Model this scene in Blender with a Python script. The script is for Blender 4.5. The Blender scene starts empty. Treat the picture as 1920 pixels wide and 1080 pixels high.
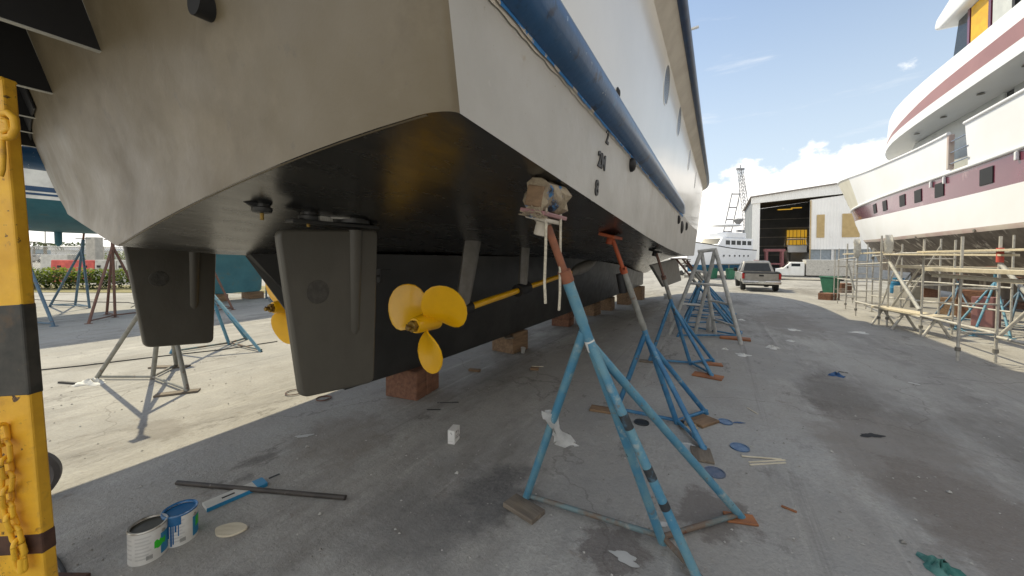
import bpy, bmesh, math, random
from mathutils import Vector, Matrix, Euler
R = math.radians
rnd = random.Random(7)
scene = bpy.context.scene
COL = scene.collection
# ------------------------------------------------------------------ camera geometry
F, CY, PITCH, ROLL, EYE = 690.0, 495.0, R(1.1), R(0.25), 1.6
CAMROT = Matrix.Rotation(math.pi/2-PITCH, 4, 'X') @ Matrix.Rotation(ROLL, 4, 'Z')
CAM = Vector((0, 0, EYE))
def drop(x, y):
    if y <= 10: return 0.0
    k = min(1.0, max(0.0, (x+2)/7.0)); k = k*k*(3-2*k)
    return 0.9*(1-math.exp(-(y-10)/18.0))*k
def gz(x, y): return -drop(x, y)
def ray(px, py):
    return (CAMROT.to_3x3() @ Vector(((px-960)/F, -(py-CY)/F, -1.0)))
def P(px, py, Y):                    # the point seen at a pixel, Y metres ahead
    r = ray(px, py); return CAM + r*(Y/r.y)
def G(px, py, h=0.0):                # the point of the ground seen at a pixel
    r = ray(px, py); z = h
    for _ in range(12):
        k = (z-EYE)/r.z; p = CAM + r*k; z = gz(p.x, p.y)+h
    return p
# the axes of the yard: the boats stand parallel. u ahead, w to starboard
YAW = R(29.2)
U = Vector((math.sin(YAW), math.cos(YAW), 0)); W = Vector((math.cos(YAW), -math.sin(YAW), 0))
O = Vector((-2.2923, 2.1981, 0)); TC = 2.44
def B(s, t, z): return O + U*s + W*t + Vector((0, 0, z))
def onT(px, py, t):                  # the point at a pixel on the upright plane t = const
    r = ray(px, py); b = O + W*t
    D = -r.x*U.y + U.x*r.y
    k = (-b.x*U.y + U.x*b.y)/D
    return CAM + r*k
def ST(p):
    d = p-O; return d.dot(U), d.dot(W)
def interp(xs, ys, x):
    n = len(xs)
    if x <= xs[0]: return ys[0]
    if x >= xs[-1]: return ys[-1]
    for i in range(n-1):
        if x <= xs[i+1]: break
    h = xs[i+1]-xs[i]; t = (x-xs[i])/h
    def m(j):
        if j == 0: return (ys[1]-ys[0])/(xs[1]-xs[0])
        if j == n-1: return (ys[-1]-ys[-2])/(xs[-1]-xs[-2])
        a = (ys[j]-ys[j-1])/(xs[j]-xs[j-1]); b = (ys[j+1]-ys[j])/(xs[j+1]-xs[j])
        return 0 if a*b <= 0 else 2*a*b/(a+b)
    return ((2*t**3-3*t**2+1)*ys[i]+(t**3-2*t**2+t)*h*m(i)+(-2*t**3+3*t**2)*ys[i+1]+(t**3-t**2)*h*m(i+1))

# ------------------------------------------------------------------ materials
def mat(name, c, rough=.6, metal=0.0, c2=None, scale=4, lo=.4, hi=.62, spots=(), bump=0.0, bscale=30, coat=0.0, spec=.5,
        stretch=(1, 1, 1), rvar=0.0, emit=None, wave=None):
    m = bpy.data.materials.new(name); m.use_nodes = True
    nt = m.node_tree; N = nt.nodes; L = nt.links
    b = N['Principled BSDF']
    b.inputs['Roughness'].default_value = rough; b.inputs['Metallic'].default_value = metal
    b.inputs['Coat Weight'].default_value = coat; b.inputs['Coat Roughness'].default_value = .08
    b.inputs['Specular IOR Level'].default_value = spec
    tc = N.new('ShaderNodeTexCoord'); mp = N.new('ShaderNodeMapping'); mp.inputs['Scale'].default_value = stretch
    L.new(tc.outputs['Object'], mp.inputs['Vector'])
    def noise(sc, det=6, ro=.6):
        n = N.new('ShaderNodeTexNoise'); n.inputs['Scale'].default_value = sc; n.inputs['Detail'].default_value = det
        n.inputs['Roughness'].default_value = ro; L.new(mp.outputs[0], n.inputs['Vector']); return n.outputs['Fac']
    def rng(fac, a, z):
        r = N.new('ShaderNodeMapRange'); r.inputs['From Min'].default_value = a; r.inputs['From Max'].default_value = z
        L.new(fac, r.inputs['Value']); return r.outputs[0]
    def mix(fac, a, z):
        x = N.new('ShaderNodeMix'); x.data_type = 'RGBA'; L.new(fac, x.inputs['Factor'])
        for v, i in ((a, 'A'), (z, 'B')):
            s = [q for q in x.inputs if q.name == i and q.type == 'RGBA'][0]
            if isinstance(v, tuple): s.default_value = (*v, 1)
            else: L.new(v, s)
        return [q for q in x.outputs if q.type == 'RGBA'][0]
    if c2 is None: c2 = tuple(v*.8 for v in c)
    col = mix(rng(noise(scale), lo, hi), c, c2)
    for (sc_c, sc, a, z) in spots:
        col = mix(rng(noise(sc, 8, .65), a, z), col, sc_c)
    L.new(col, b.inputs['Base Color'])
    if rvar:
        r = N.new('ShaderNodeMapRange'); r.inputs['To Min'].default_value = max(0, rough-rvar); r.inputs['To Max'].default_value = min(1, rough+rvar)
        r.inputs['From Min'].default_value = .3; r.inputs['From Max'].default_value = .7
        L.new(noise(scale*2.3), r.inputs['Value']); L.new(r.outputs[0], b.inputs['Roughness'])
    h = None
    if bump:
        h = noise(bscale, 5)
    if wave:                                     # ribs of corrugated cladding
        wv = N.new('ShaderNodeTexWave'); wv.inputs['Scale'].default_value = wave[0]; wv.bands_direction = wave[1]
        L.new(tc.outputs['Object'], wv.inputs['Vector']); h = wv.outputs['Fac']; bump = wave[2]
    if h is not None:
        bp = N.new('ShaderNodeBump'); bp.inputs['Strength'].default_value = 1.0; bp.inputs['Distance'].default_value = bump
        L.new(h, bp.inputs['Height']); L.new(bp.outputs[0], b.inputs['Normal'])
    if emit:
        b.inputs['Emission Color'].default_value = (*emit[0], 1); b.inputs['Emission Strength'].default_value = emit[1]
    return m
RUST = (.12, .045, .02)
M = {}
M['bottom'] = mat('black antifouling', (.02, .02, .019), .25, c2=(.036, .034, .029), scale=3, bump=.0012, bscale=9, rvar=.05, spec=1.0,
                  stretch=(.6, 1.4, 1.4))
M['keelp'] = mat('dark keel paint', (.022, .022, .021), .42, c2=(.034, .034, .032), scale=2, bump=.0015, bscale=40, rvar=.08, spec=.6)
M['rudderp'] = mat('dark grey rudder paint', (.085, .078, .062), .42, c2=(.10, .092, .074), scale=5, bump=.0012, bscale=60, rvar=.06, stretch=(1, 1, .5))
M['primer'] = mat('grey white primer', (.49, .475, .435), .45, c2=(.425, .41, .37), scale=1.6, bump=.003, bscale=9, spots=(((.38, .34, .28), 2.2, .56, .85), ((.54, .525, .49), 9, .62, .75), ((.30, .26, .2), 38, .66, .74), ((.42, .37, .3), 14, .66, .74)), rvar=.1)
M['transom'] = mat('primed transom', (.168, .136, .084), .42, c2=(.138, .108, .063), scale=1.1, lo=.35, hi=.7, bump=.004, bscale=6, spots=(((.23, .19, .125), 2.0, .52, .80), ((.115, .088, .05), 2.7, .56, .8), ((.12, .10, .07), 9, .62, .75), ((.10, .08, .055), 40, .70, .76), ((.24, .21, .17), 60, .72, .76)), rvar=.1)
M['topside'] = mat('cream topside gelcoat', (.86, .83, .75), .22, c2=(.81, .78, .70), scale=.8, coat=.3, bump=.002, bscale=1.6)
M['flange'] = mat('chalky cream paint', (.62, .57, .48), .5, c2=(.53, .48, .40), scale=3, spots=(((.3, .25, .19), 18, .68, .76),))
M['railblue'] = mat('scuffed blue rail', (.017, .08, .19), .36, c2=(.024, .10, .235), scale=5, spots=(((.40, .48, .52), 26, .665, .69), ((.01, .02, .045), 7, .58, .68), ((.03, .16, .34), 5, .62, .7)), bump=.002, bscale=20, coat=.2)
M['tape'] = mat('pale blue masking tape', (.03, .20, .50), .6, c2=(.55, .5, .42), scale=14, lo=.55, hi=.58)
M['guardblue'] = mat('navy cap rail', (.02, .045, .11), .35, c2=(.03, .07, .16), scale=5, spots=(((.4, .42, .42), 20, .71, .74),))
M['black'] = mat('flat black', (.012, .012, .013), .6, bump=.0005)
M['markblack'] = mat('black welded figures', (.015, .015, .016), .5, spots=(((.35, .33, .3), 30, .62, .68),))
M['yellow'] = mat('glossy yellow paint', (.90, .49, .004), .3, c2=(.80, .42, .004), scale=3, coat=.2, bump=.0008, bscale=20, spots=(((.40, .22, .01), 12, .66, .8),))
M['bronze'] = mat('yellowed bronze nut', (.32, .2, .03), .45, metal=.3, spots=(((.12, .06, .02), 20, .5, .6),))
M['steelgrey'] = mat('grey strut paint', (.2, .19, .17), .5, c2=(.15, .14, .12), scale=8, bump=.001)
M['edge'] = mat('pale plate edge', (.5, .5, .45), .5)
M['white'] = mat('white paint', (.80, .80, .78), .35, c2=(.74, .74, .71), scale=2, coat=.2)
M['deckwhite'] = mat('white deck', (.7, .7, .68), .6)
M['glass'] = mat('dark window glass', (.02, .025, .03), .12, spec=.35)
M['portglass'] = mat('dusty porthole glass', (.06, .06, .056), .25, c2=(.085, .085, .08))
M['blue1'] = mat('worn sky blue stand paint', (.06, .21, .33), .55, c2=(.13, .27, .33), scale=7, spots=(((.30, .36, .36), 11, .58, .70), ((.17, .13, .09), 9, .60, .68), ((.03, .035, .04), 7, .66, .68), ((.5, .52, .5), 30, .70, .73)), bump=.0012, bscale=60)
M['blue2'] = mat('strong blue stand paint', (.03, .14, .29), .5, c2=(.06, .20, .34), scale=8, spots=(((.14, .10, .07), 11, .61, .68), ((.24, .31, .36), 17, .62, .72)), bump=.001, bscale=60)
M['blue3'] = mat('faded slate blue stand paint', (.07, .13, .19), .6, c2=(.10, .17, .23), scale=9, spots=((RUST, 13, .58, .68),), bump=.001, bscale=60)
M['tealst'] = mat('dull teal stand paint', (.09, .16, .19), .6, c2=(.13, .2, .22), scale=9, spots=((RUST, 13, .6, .7),))
M['greyst'] = mat('weathered grey stand paint', (.27, .27, .245), .65, c2=(.19, .19, .17), scale=9, spots=((RUST, 12, .58, .7),), bump=.001, bscale=60)
M['brownst'] = mat('rusty brown stand paint', (.17, .085, .06), .75, c2=(.12, .07, .055), scale=8, bump=.001, bscale=60)
M['barst'] = mat('rusty teal ground bar', (.13, .19, .20), .7, c2=(.15, .11, .08), scale=6, lo=.42, hi=.58, spots=(((.28, .27, .24), 18, .6, .7), (RUST, 9, .6, .66)), bump=.001, bscale=60)
M['orange'] = mat('orange primer', (.42, .09, .025), .6, c2=(.32, .06, .02), scale=7, spots=(((.15, .05, .03), 15, .62, .7),))
M['rustrod'] = mat('rusty red screw rod', (.27, .10, .05), .7, c2=(.18, .07, .04), scale=12, bump=.001, bscale=80)
M['galv'] = mat('galvanised pipe', (.54, .525, .48), .5, metal=.05, c2=(.40, .385, .35), scale=12, spots=((RUST, 9, .68, .78),))
M['pipewhite'] = mat('whitened pipe', (.5, .5, .48), .6, c2=(.35, .36, .35), scale=10)
M['wood'] = mat('weathered wood', (.25, .16, .09), .8, c2=(.15, .095, .055), scale=3, stretch=(1, 7, 7), bump=.003, bscale=14)
M['woodgrey'] = mat('grey weathered plank', (.20, .165, .125), .85, c2=(.12, .1, .08), scale=3, stretch=(1, 8, 8), bump=.003, bscale=14)
M['woodred'] = mat('red brown timber block', (.21, .10, .058), .85, c2=(.13, .062, .038), scale=4, stretch=(1, 5, 5), spots=(((.28, .2, .13), 7, .6, .75),), bump=.004, bscale=12)
M['woodorange'] = mat('orange stained ply', (.36, .14, .05), .75, c2=(.22, .09, .04), scale=4, bump=.002)
M['woodpale'] = mat('pale new wood', (.62, .56, .43), .7, c2=(.52, .46, .34), scale=4, stretch=(1, 6, 6))
M['teal'] = mat('teal bottom paint', (.04, .15, .19), .6, c2=(.055, .19, .23), scale=2, spots=(((.10, .14, .13), 4, .58, .75), ((.03, .08, .1), 9, .66, .72)), bump=.002)
M['sailwhite'] = mat('white sailboat topside', (.72, .72, .68), .25, coat=.3)
M['navy'] = mat('navy stripe', (.015, .06, .14), .4)
M['postyellow'] = mat('chipped yellow machine paint', (.85, .48, .03), .5, c2=(.70, .37, .025), scale=5, spots=(((.42, .20, .03), 6, .56, .70), ((.30, .14, .03), 14, .62, .70), ((.07, .035, .02), 16, .64, .67), ((.06, .03, .02), 45, .68, .71)), bump=.002, bscale=25, rvar=.1)
M['postblack'] = mat('worn black band', (.03, .031, .027), .6, c2=(.065, .06, .05), scale=8, spots=(((.40, .24, .04), 11, .63, .67), ((.09, .06, .035), 6, .55, .65)), bump=.001)
M['rustpatch'] = mat('bare rusty patch', (.10, .05, .03), .85, c2=(.06, .03, .022), scale=14, bump=.001)
M['rubber'] = mat('black rubber', (.03, .03, .03), .8, bump=.001, bscale=60)
M['tyregrey'] = mat('solid grey rubber wheel', (.10, .09, .085), .7, bump=.001, bscale=60)
M['rope'] = mat('cream rope', (.60, .55, .43), .9, c2=(.42, .38, .3), scale=60, bump=.002, bscale=200)
M['carpet'] = mat('paint stained carpet', (.40, .33, .23), .95, c2=(.24, .19, .13), scale=14, bump=.012, bscale=50, spots=(((.03, .16, .36), 9, .55, .59), ((.04, .04, .05), 8, .56, .62)))
M['can'] = mat('printed white can', (.66, .65, .61), .4, c2=(.56, .55, .51), scale=9)
M['canmetal'] = mat('tin rim', (.45, .43, .38), .35, metal=.7, spots=(((.2, .18, .14), 20, .55, .65),))
M['paintblue'] = mat('wet blue paint', (.018, .115, .28), .25, coat=.5, c2=(.03, .15, .33), scale=12)
M['paintdark'] = mat('dark dried paint', (.045, .045, .035), .5, c2=(.07, .065, .05), scale=15)
M['labelgrey'] = mat('grey print', (.57, .56, .53), .5)
M['labelink'] = mat('dark print', (.14, .14, .13), .5)
M['labelblue'] = mat('cyan blue print', (.02, .22, .42), .45)
M['labelgreen'] = mat('bright green print', (.03, .50, .02), .45)
M['card'] = mat('white cardboard', (.70, .69, .66), .6, c2=(.63, .62, .59), scale=9)
M['plastic'] = mat('thin white plastic', (.72, .72, .70), .4, c2=(.6, .6, .58), scale=20)
M['lidblue'] = mat('blue tin lid', (.06, .12, .23), .4, metal=.2, c2=(.12, .19, .29), scale=20)
M['lidgrey'] = mat('slate tin lid', (.07, .10, .16), .4, metal=.2, c2=(.12, .14, .19), scale=20)
M['liddark'] = mat('black tin lid', (.03, .035, .04), .4)
M['lidwhite'] = mat('pale tin lid', (.5, .51, .5), .4, metal=.3)
M['silver'] = mat('silver car paint', (.34, .325, .30), .3, metal=.3, coat=.5)
M['chrome'] = mat('chrome', (.6, .6, .6), .15, metal=1)
M['red'] = mat('red lens', (.42, .02, .02), .2)
M['shed'] = mat('white ribbed cladding', (.90, .89, .86), .5, c2=(.84, .83, .80), scale=.5, wave=(1.05, 'X', .03), spots=(((.6, .57, .5), .7, .62, .85),))
M['shedtrim'] = mat('pale shed trim', (.72, .72, .70), .5)
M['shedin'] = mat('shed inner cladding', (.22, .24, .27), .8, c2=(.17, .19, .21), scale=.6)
M['shedroof'] = mat('roof edge', (.25, .22, .2), .6)
M['ply'] = mat('tan board', (.52, .38, .18), .7, c2=(.46, .33, .15), scale=2)
M['louvre'] = mat('grey blue louvre', (.36, .41, .45), .5, wave=(2.6, 'Z', .04))
M['shedgrey'] = mat('grey lower wall', (.38, .39, .39), .7)
M['amber'] = mat('amber lit window', (.7, .42, .03), .5, emit=((1, .55, .05), .45))
M['maroon'] = mat('maroon hull band', (.15, .022, .05), .25, c2=(.12, .018, .04), scale=.7, coat=.5, spots=(((.26, .15, .16), 1.3, .64, .72),))
M['maroonpale'] = mat('faded maroon band', (.33, .17, .17), .45, c2=(.28, .14, .14), scale=.6)
M['yachtwhite'] = mat('chalk white topside', (.78, .80, .84), .4, c2=(.74, .755, .78), scale=.5, spots=(((.60, .58, .5), .8, .66, .9),))
M['bowshade'] = mat('bow white with painted shade', (.62, .60, .52), .6, c2=(.55, .53, .45), scale=.9)  # shade put into the colour: the bow flare faces forward and looks darker
M['grime'] = mat('streaked grimy bottom', (.09, .072, .06), .75, c2=(.17, .145, .12), scale=1.6, stretch=(1.5, 1.5, .3), spots=(((.5, .46, .4), 2.2, .56, .66), ((.07, .05, .05), 1.2, .62, .7)))
M['pinkboot'] = mat('faded pink boot stripe', (.45, .34, .33), .7, c2=(.52, .47, .42), scale=1.2, spots=(((.14, .09, .1), 1.0, .62, .68),))
M['sheet'] = mat('dusty plastic sheet', (.30, .32, .33), .5, c2=(.40, .42, .42), scale=1.5, bump=.02, bscale=3)
M['sheetpale'] = mat('pale plastic sheet', (.55, .57, .56), .5, c2=(.46, .48, .48), scale=1.5, bump=.02, bscale=3)
M['amberpanel'] = mat('amber window board', (.75, .42, .01), .5)
M['binGreen'] = mat('green bin plastic', (.03, .16, .09), .5)
M['bluebarrel'] = mat('blue drum plastic', (.02, .19, .36), .45)
M['cranered'] = mat('crane red', (.40, .16, .17), .6)
M['cranegrey'] = mat('crane lattice grey', (.30, .31, .33), .6)
M['bluehull'] = mat('blue boot hull', (.03, .17, .33), .5)
M['barred'] = mat('red barrier plastic', (.68, .12, .09), .6, c2=(.46, .07, .06), scale=2)
M['barwhite'] = mat('pale barrier plastic', (.56, .55, .50), .6)
M['concrete'] = mat('pale concrete', (.45, .43, .38), .8, bump=.003)
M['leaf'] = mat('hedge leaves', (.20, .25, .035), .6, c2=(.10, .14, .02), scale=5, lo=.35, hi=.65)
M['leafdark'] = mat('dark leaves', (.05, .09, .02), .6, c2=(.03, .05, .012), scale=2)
M['palm'] = mat('palm fronds', (.08, .11, .035), .6)
M['bark'] = mat('palm bark', (.2, .16, .11), .9)
M['turf'] = mat('dry turf', (.17, .16, .04), .9, c2=(.28, .24, .14), scale=2, bump=.02)
M['bldblue'] = mat('grey blue wall', (.22, .30, .36), .7)
M['bldwhite'] = mat('white wall', (.65, .65, .63), .7)
M['mesh'] = mat('chain link wire', (.4, .4, .38), .5, metal=.4)
M['signyellow'] = mat('yellow sign', (.7, .42, .02), .5)
M['tealrag'] = mat('teal rag', (.03, .13, .115), .9, c2=(.10, .24, .21), scale=20)
M['bluerag'] = mat('blue rag', (.02, .07, .18), .9, c2=(.06, .12, .24), scale=18)
M['paper'] = mat('white paper scrap', (.66, .66, .63), .8)
M['chips'] = mat('stone chips', (.42, .41, .38), .9, c2=(.22, .21, .19), scale=1.7, lo=.45, hi=.55)
M['lichen'] = mat('dry paint puddle', (.52, .52, .5), .7)
def make_translucent(m):
    nt = m.node_tree; b = nt.nodes['Principled BSDF']; out = [n for n in nt.nodes if n.type == 'OUTPUT_MATERIAL'][0]
    t = nt.nodes.new('ShaderNodeBsdfTranslucent'); s = nt.nodes.new('ShaderNodeMixShader'); s.inputs[0].default_value = .55
    src = b.inputs['Base Color'].links[0].from_socket; nt.links.new(src, t.inputs['Color'])
    nt.links.new(b.outputs[0], s.inputs[1]); nt.links.new(t.outputs[0], s.inputs[2]); nt.links.new(s.outputs[0], out.inputs['Surface'])
for k_ in ('leaf', 'leafdark', 'palm', 'plastic'): make_translucent(M[k_])
M['pipebrown'] = mat('dull brown black pipe', (.035, .03, .026), .6, c2=(.06, .05, .042), scale=9, spots=(((.2, .19, .17), 13, .66, .7),), bump=.001)
M['band'] = mat('dark scorched paint', (.03, .035, .04), .6, c2=(.06, .12, .17), scale=16, lo=.5, hi=.62)
M['patch'] = mat('scarred rudder patch', (.05, .046, .038), .5, c2=(.075, .07, .058), scale=30, bump=.003, bscale=60)
M['oil'] = mat('wet oil patch', (.014, .014, .015), .75)

# ------------------------------------------------------------------ mesh builder
class MB:
    def __init__(s): s.v = []; s.f = []
    def add(s, vs, fs, X=None):
        o = len(s.v)
        s.v += [(X @ Vector(p)) if X is not None else Vector(p) for p in vs]
        s.f += [tuple(i+o for i in q) for q in fs]; return s
    def box(s, c, d, X=None, rz=0.0):
        c = Vector(c); h = Vector(d)/2; Rz = Matrix.Rotation(rz, 3, 'Z')
        vs = [c + Rz @ Vector((x*h.x, y*h.y, z*h.z)) for z in (-1, 1) for y in (-1, 1) for x in (-1, 1)]
        return s.add(vs, [(0, 2, 3, 1), (4, 5, 7, 6), (0, 1, 5, 4), (2, 6, 7, 3), (0, 4, 6, 2), (1, 3, 7, 5)], X)
    def beam(s, p, q, w, h, up=(0, 0, 1)):          # a rectangular bar from p to q
        p, q = Vector(p), Vector(q); d = (q-p).normalized(); up = Vector(up)
        if abs(d.dot(up)) > .98: up = Vector((1, 0, 0))
        a = d.cross(up).normalized(); b = a.cross(d)
        vs = [e + a*x*w/2 + b*y*h/2 for e in (p, q) for x, y in ((-1, -1), (1, -1), (1, 1), (-1, 1))]
        return s.add(vs, [(3, 2, 1, 0), (4, 5, 6, 7), (0, 1, 5, 4), (1, 2, 6, 5), (2, 3, 7, 6), (3, 0, 4, 7)])
    def tube(s, pts, r, n=12, cap=True):
        pts = [Vector(p) for p in pts]; m = len(pts)
        rs = r if isinstance(r, (list, tuple)) else [r]*m
        o = len(s.v); prev = None
        for i, p in enumerate(pts):
            d = (pts[min(i+1, m-1)]-pts[max(i-1, 0)]).normalized()
            if prev is None:
                a = d.orthogonal().normalized()
            else:
                a = (prev - d*prev.dot(d)).normalized()
            prev = a; b = d.cross(a)
            for k in range(n):
                t = 2*math.pi*k/n; s.v.append(p + (a*math.cos(t)+b*math.sin(t))*rs[i])
        for i in range(m-1):
            for k in range(n):
                k2 = (k+1) % n; s.f.append((o+i*n+k, o+i*n+k2, o+(i+1)*n+k2, o+(i+1)*n+k))
        if cap:
            s.f.append(tuple(o+k for k in reversed(range(n)))); s.f.append(tuple(o+(m-1)*n+k for k in range(n)))
        return s
    def lathe(s, prof, X=None, n=32, close=False):     # profile of (r, z)
        o = len(s.v); m = len(prof)
        for r, z in prof:
            for k in range(n):
                t = 2*math.pi*k/n; p = Vector((r*math.cos(t), r*math.sin(t), z)); s.v.append(X @ p if X is not None else p)
        for i in range(m-1 + (1 if close else 0)):
            j = (i+1) % m
            for k in range(n):
                k2 = (k+1) % n; s.f.append((o+i*n+k, o+i*n+k2, o+j*n+k2, o+j*n+k))
        if not close:
            if prof[0][0] > 1e-6: s.f.append(tuple(o+k for k in reversed(range(n))))
            if prof[-1][0] > 1e-6: s.f.append(tuple(o+(m-1)*n+k for k in range(n)))
        return s
    def prism(s, poly, a, b, X=None):                  # poly of (x, z) swept along y from a to b
        n = len(poly)
        vs = [(x, a, z) for x, z in poly]+[(x, b, z) for x, z in poly]
        fs = [tuple(range(n)), tuple(reversed(range(n, 2*n)))]+[(i, n+i, n+(i+1) % n, (i+1) % n) for i in range(n)]
        return s.add(vs, fs, X)
    def grid(s, rows, closed=False):
        o = len(s.v); m = len(rows); n = len(rows[0])
        for r in rows: s.v += [Vector(p) for p in r]
        for i in range(m-1):
            for k in range(n-(0 if closed else 1)):
                k2 = (k+1) % n; s.f.append((o+i*n+k, o+i*n+k2, o+(i+1)*n+k2, o+(i+1)*n+k))
        return s
    def build(s, name, m, parent=None, smooth=None, local=False, bevel=0.0, solid=0.0, fix=True, seg=2):
        me = bpy.data.meshes.new(name)
        inv = None
        if parent is not None and not local: inv = WM(parent).inverted()
        me.from_pydata([tuple(inv @ p) if inv is not None else tuple(p) for p in s.v], [], s.f)
        if fix:
            bm = bmesh.new(); bm.from_mesh(me); bmesh.ops.remove_doubles(bm, verts=bm.verts, dist=1e-5)
            bmesh.ops.recalc_face_normals(bm, faces=bm.faces); bm.to_mesh(me); bm.free()
        me.validate()
        if smooth is not None:
            me.shade_smooth(); me.set_sharp_from_angle(angle=R(smooth))
        me.materials.append(M[m] if isinstance(m, str) else m)
        o = bpy.data.objects.new(name, me); COL.objects.link(o)
        if parent is not None: o.parent = parent
        if solid:
            md = o.modifiers.new('solid', 'SOLIDIFY'); md.thickness = solid; md.offset = 0
        if bevel:
            md = o.modifiers.new('bevel', 'BEVEL'); md.width = bevel; md.segments = seg; md.limit_method = 'ANGLE'
        return o
def WM(o):
    mm = o.matrix_basis.copy()
    while o.parent: o = o.parent; mm = o.matrix_basis @ mm
    return mm
def tag(o, label, cat, group=None):
    o['label'] = label; o['category'] = cat
    if group: o['group'] = group
    return o
def thing(name, label, cat, loc=(0, 0, 0), rz=0.0, group=None):
    o = bpy.data.objects.new(name, None); COL.objects.link(o); o.location = loc; o.rotation_euler = (0, 0, rz)
    o.empty_display_size = .1
    return tag(o, label, cat, group)
def struct(o): o['kind'] = 'structure'; return o
def copy_tree(o, loc, rz, label):
    r = o.copy(); COL.objects.link(r); r.location = loc; r.rotation_euler = (0, 0, rz); r['label'] = label
    for ch in list(o.children):
        c = ch.copy(); COL.objects.link(c); c.parent = r
        for g in list(ch.children):
            d = g.copy(); COL.objects.link(d); d.parent = c
    return r
def text_mesh(txt, size, X, depth=.004, name='figure'):
    cu = bpy.data.curves.new(name, 'FONT'); cu.body = txt; cu.size = size; cu.extrude = depth; cu.align_x = 'CENTER'; cu.offset = size*.022
    ob = bpy.data.objects.new(name, cu); COL.objects.link(ob)
    dg = bpy.context.evaluated_depsgraph_get()
    me = bpy.data.meshes.new_from_object(ob.evaluated_get(dg)); bpy.data.objects.remove(ob); bpy.data.curves.remove(cu)
    mb = MB(); mb.add([v.co for v in me.vertices], [tuple(p.vertices) for p in me.polygons], X); bpy.data.meshes.remove(me)
    return mb
def frameX(o, x, y):                                   # a matrix whose x and y axes lie along two directions
    x = Vector(x).normalized(); z = x.cross(Vector(y)).normalized(); y = z.cross(x)
    return Matrix(((x.x, y.x, z.x, o[0]), (x.y, y.y, z.y, o[1]), (x.z, y.z, z.z, o[2]), (0, 0, 0, 1)))
BOATROT = math.pi/2-YAW                               # a boat's own x runs ahead, its y to port
# ------------------------------------------------------------------ the motor yacht over the camera (local x ahead, y to port, z up)
Y = thing('motor_yacht', 'white motor yacht on blocks with black bottom and blue rub rail, its stern overhead', 'yacht', (O.x, O.y, 0), BOATROT)
S_ = [0, 3, 6, 9, 12, 15, 18, 21, 24, 26]
CHB = [2.44, 2.44, 2.44, 2.43, 2.40, 2.27, 1.85, 1.15, .38, .03]
CHS = [0, .5, 1.34, 2.1, 3.4, 5.8, 8.3, 12, 15, 18, 21, 24, 26]
CHZ = [2.0, 1.97, 1.92, 1.875, 1.80, 1.705, 1.655, 1.66, 1.75, 1.95, 2.35, 2.95, 3.4]
ZCS = [0, .7, 6, 9, 12, 15, 18, 21, 24, 26]
ZC = [1.655, 1.60, 1.56, 1.46, 1.27, 1.0, .85, 1.1, 2.3, 3.38]
RLB = [2.47, 2.47, 2.47, 2.47, 2.45, 2.38, 2.1, 1.5, .65, .09]
KNB = [2.60, 2.60, 2.60, 2.60, 2.59, 2.54, 2.36, 1.9, 1.05, .2]
KNZ = [3.62, 3.66, 3.70, 3.78, 3.95, 4.2, 4.55, 4.95, 5.4, 5.75]
GDB = [2.75, 2.75, 2.75, 2.75, 2.74, 2.69, 2.53, 2.1, 1.25, .3]
chb = lambda s: interp(S_, CHB, s); chz = lambda s: interp(CHS, CHZ, s); zc = lambda s: interp(ZCS, ZC, s)
rlb = lambda s: interp(S_, RLB, s); knb = lambda s: interp(S_, KNB, s); knz = lambda s: interp(S_, KNZ, s); gdb = lambda s: interp(S_, GDB, s)
rlz = lambda s: 2.43 + interp([0, 9, 14, 20, 26], [0, 0, .15, .8, 1.7], s)
def str_(t, z):                                        # plan and rake of the transom
    a = .22*(max(0, -t)/2.44)**2 - .03*(1-min(1, abs(t)/2.44))
    return a - .28*max(0, z-2.0) + .05*max(0, 2.0-z)*0
SS = [.0, .25, .5, .75, 1, 1.5, 2, 2.5, 3, 4, 5, 6, 7, 8, 9, 10, 11, 12, 13, 14, 15, 16, 17, 18, 19, 20, 21, 22, 23, 24, 25, 26]
def bilge(x): return .34*max(0, (-x-.66)/.34)**2 if x < 0 else 0.0   # the port bilge is rounder
def botz(s, x): return zc(s) + (chz(s)-zc(s))*(1-(1-abs(x))**1.55) + bilge(x)
XS = sorted([-1, -.9985, -.994, -.986, -.975, -.965]+[-.955+1.91*i/28 for i in range(29)]+[.965, .975, .986, .994, .9985, 1])
def L(s, t, z): return (s, -t, z)
def quarter(x):                                        # the quarters are rounded off
    q = min(1, max(0, abs(x)-.955)/.045); return .05*(1-math.sqrt(max(0, 1-q*q))) - .018
def sfix(i, s, t, z, x=1.0):                           # stations start on the transom
    if i >= 5: return s
    return s + (1-SS[i]/1.5)*(str_(t, z) + quarter(x))
rows = []
for i, s in enumerate(SS):
    r = []
    for x in XS:
        t = x*chb(s); z = botz(s, x); r.append(L(sfix(i, s, t, z, x), t, z))
    rows.append(r)
MB().grid(rows).build('hull_bottom', 'bottom', Y, 60, local=True)
def side_rows(f0, f1, n, sg):
    rows = []
    for i, s in enumerate(SS):
        (t0, z0), (t1, z1) = f0(s), f1(s); r = []
        if sg < 0 and f0 is ch: z0 += .34
        for k in range(n+1):
            a = k/n; t = sg*(t0+(t1-t0)*a); z = z0+(z1-z0)*a
            r.append(L(sfix(i, s, t, z), t, z))
        rows.append(r)
    return rows
ch = lambda s: (chb(s), chz(s)); rl = lambda s: (rlb(s), rlz(s)); kn = lambda s: (knb(s), knz(s)); gd = lambda s: (gdb(s), knz(s)+.17)
mb = MB()
for sg in (1, -1): mb.grid(side_rows(ch, rl, 4, sg))
mb.build('boot_strake', 'primer', Y, 40, local=True)
mb = MB()
for sg in (1, -1): mb.grid(side_rows(rl, kn, 8, sg))
mb.build('topside', 'topside', Y, 40, local=True)
mb = MB()
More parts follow.
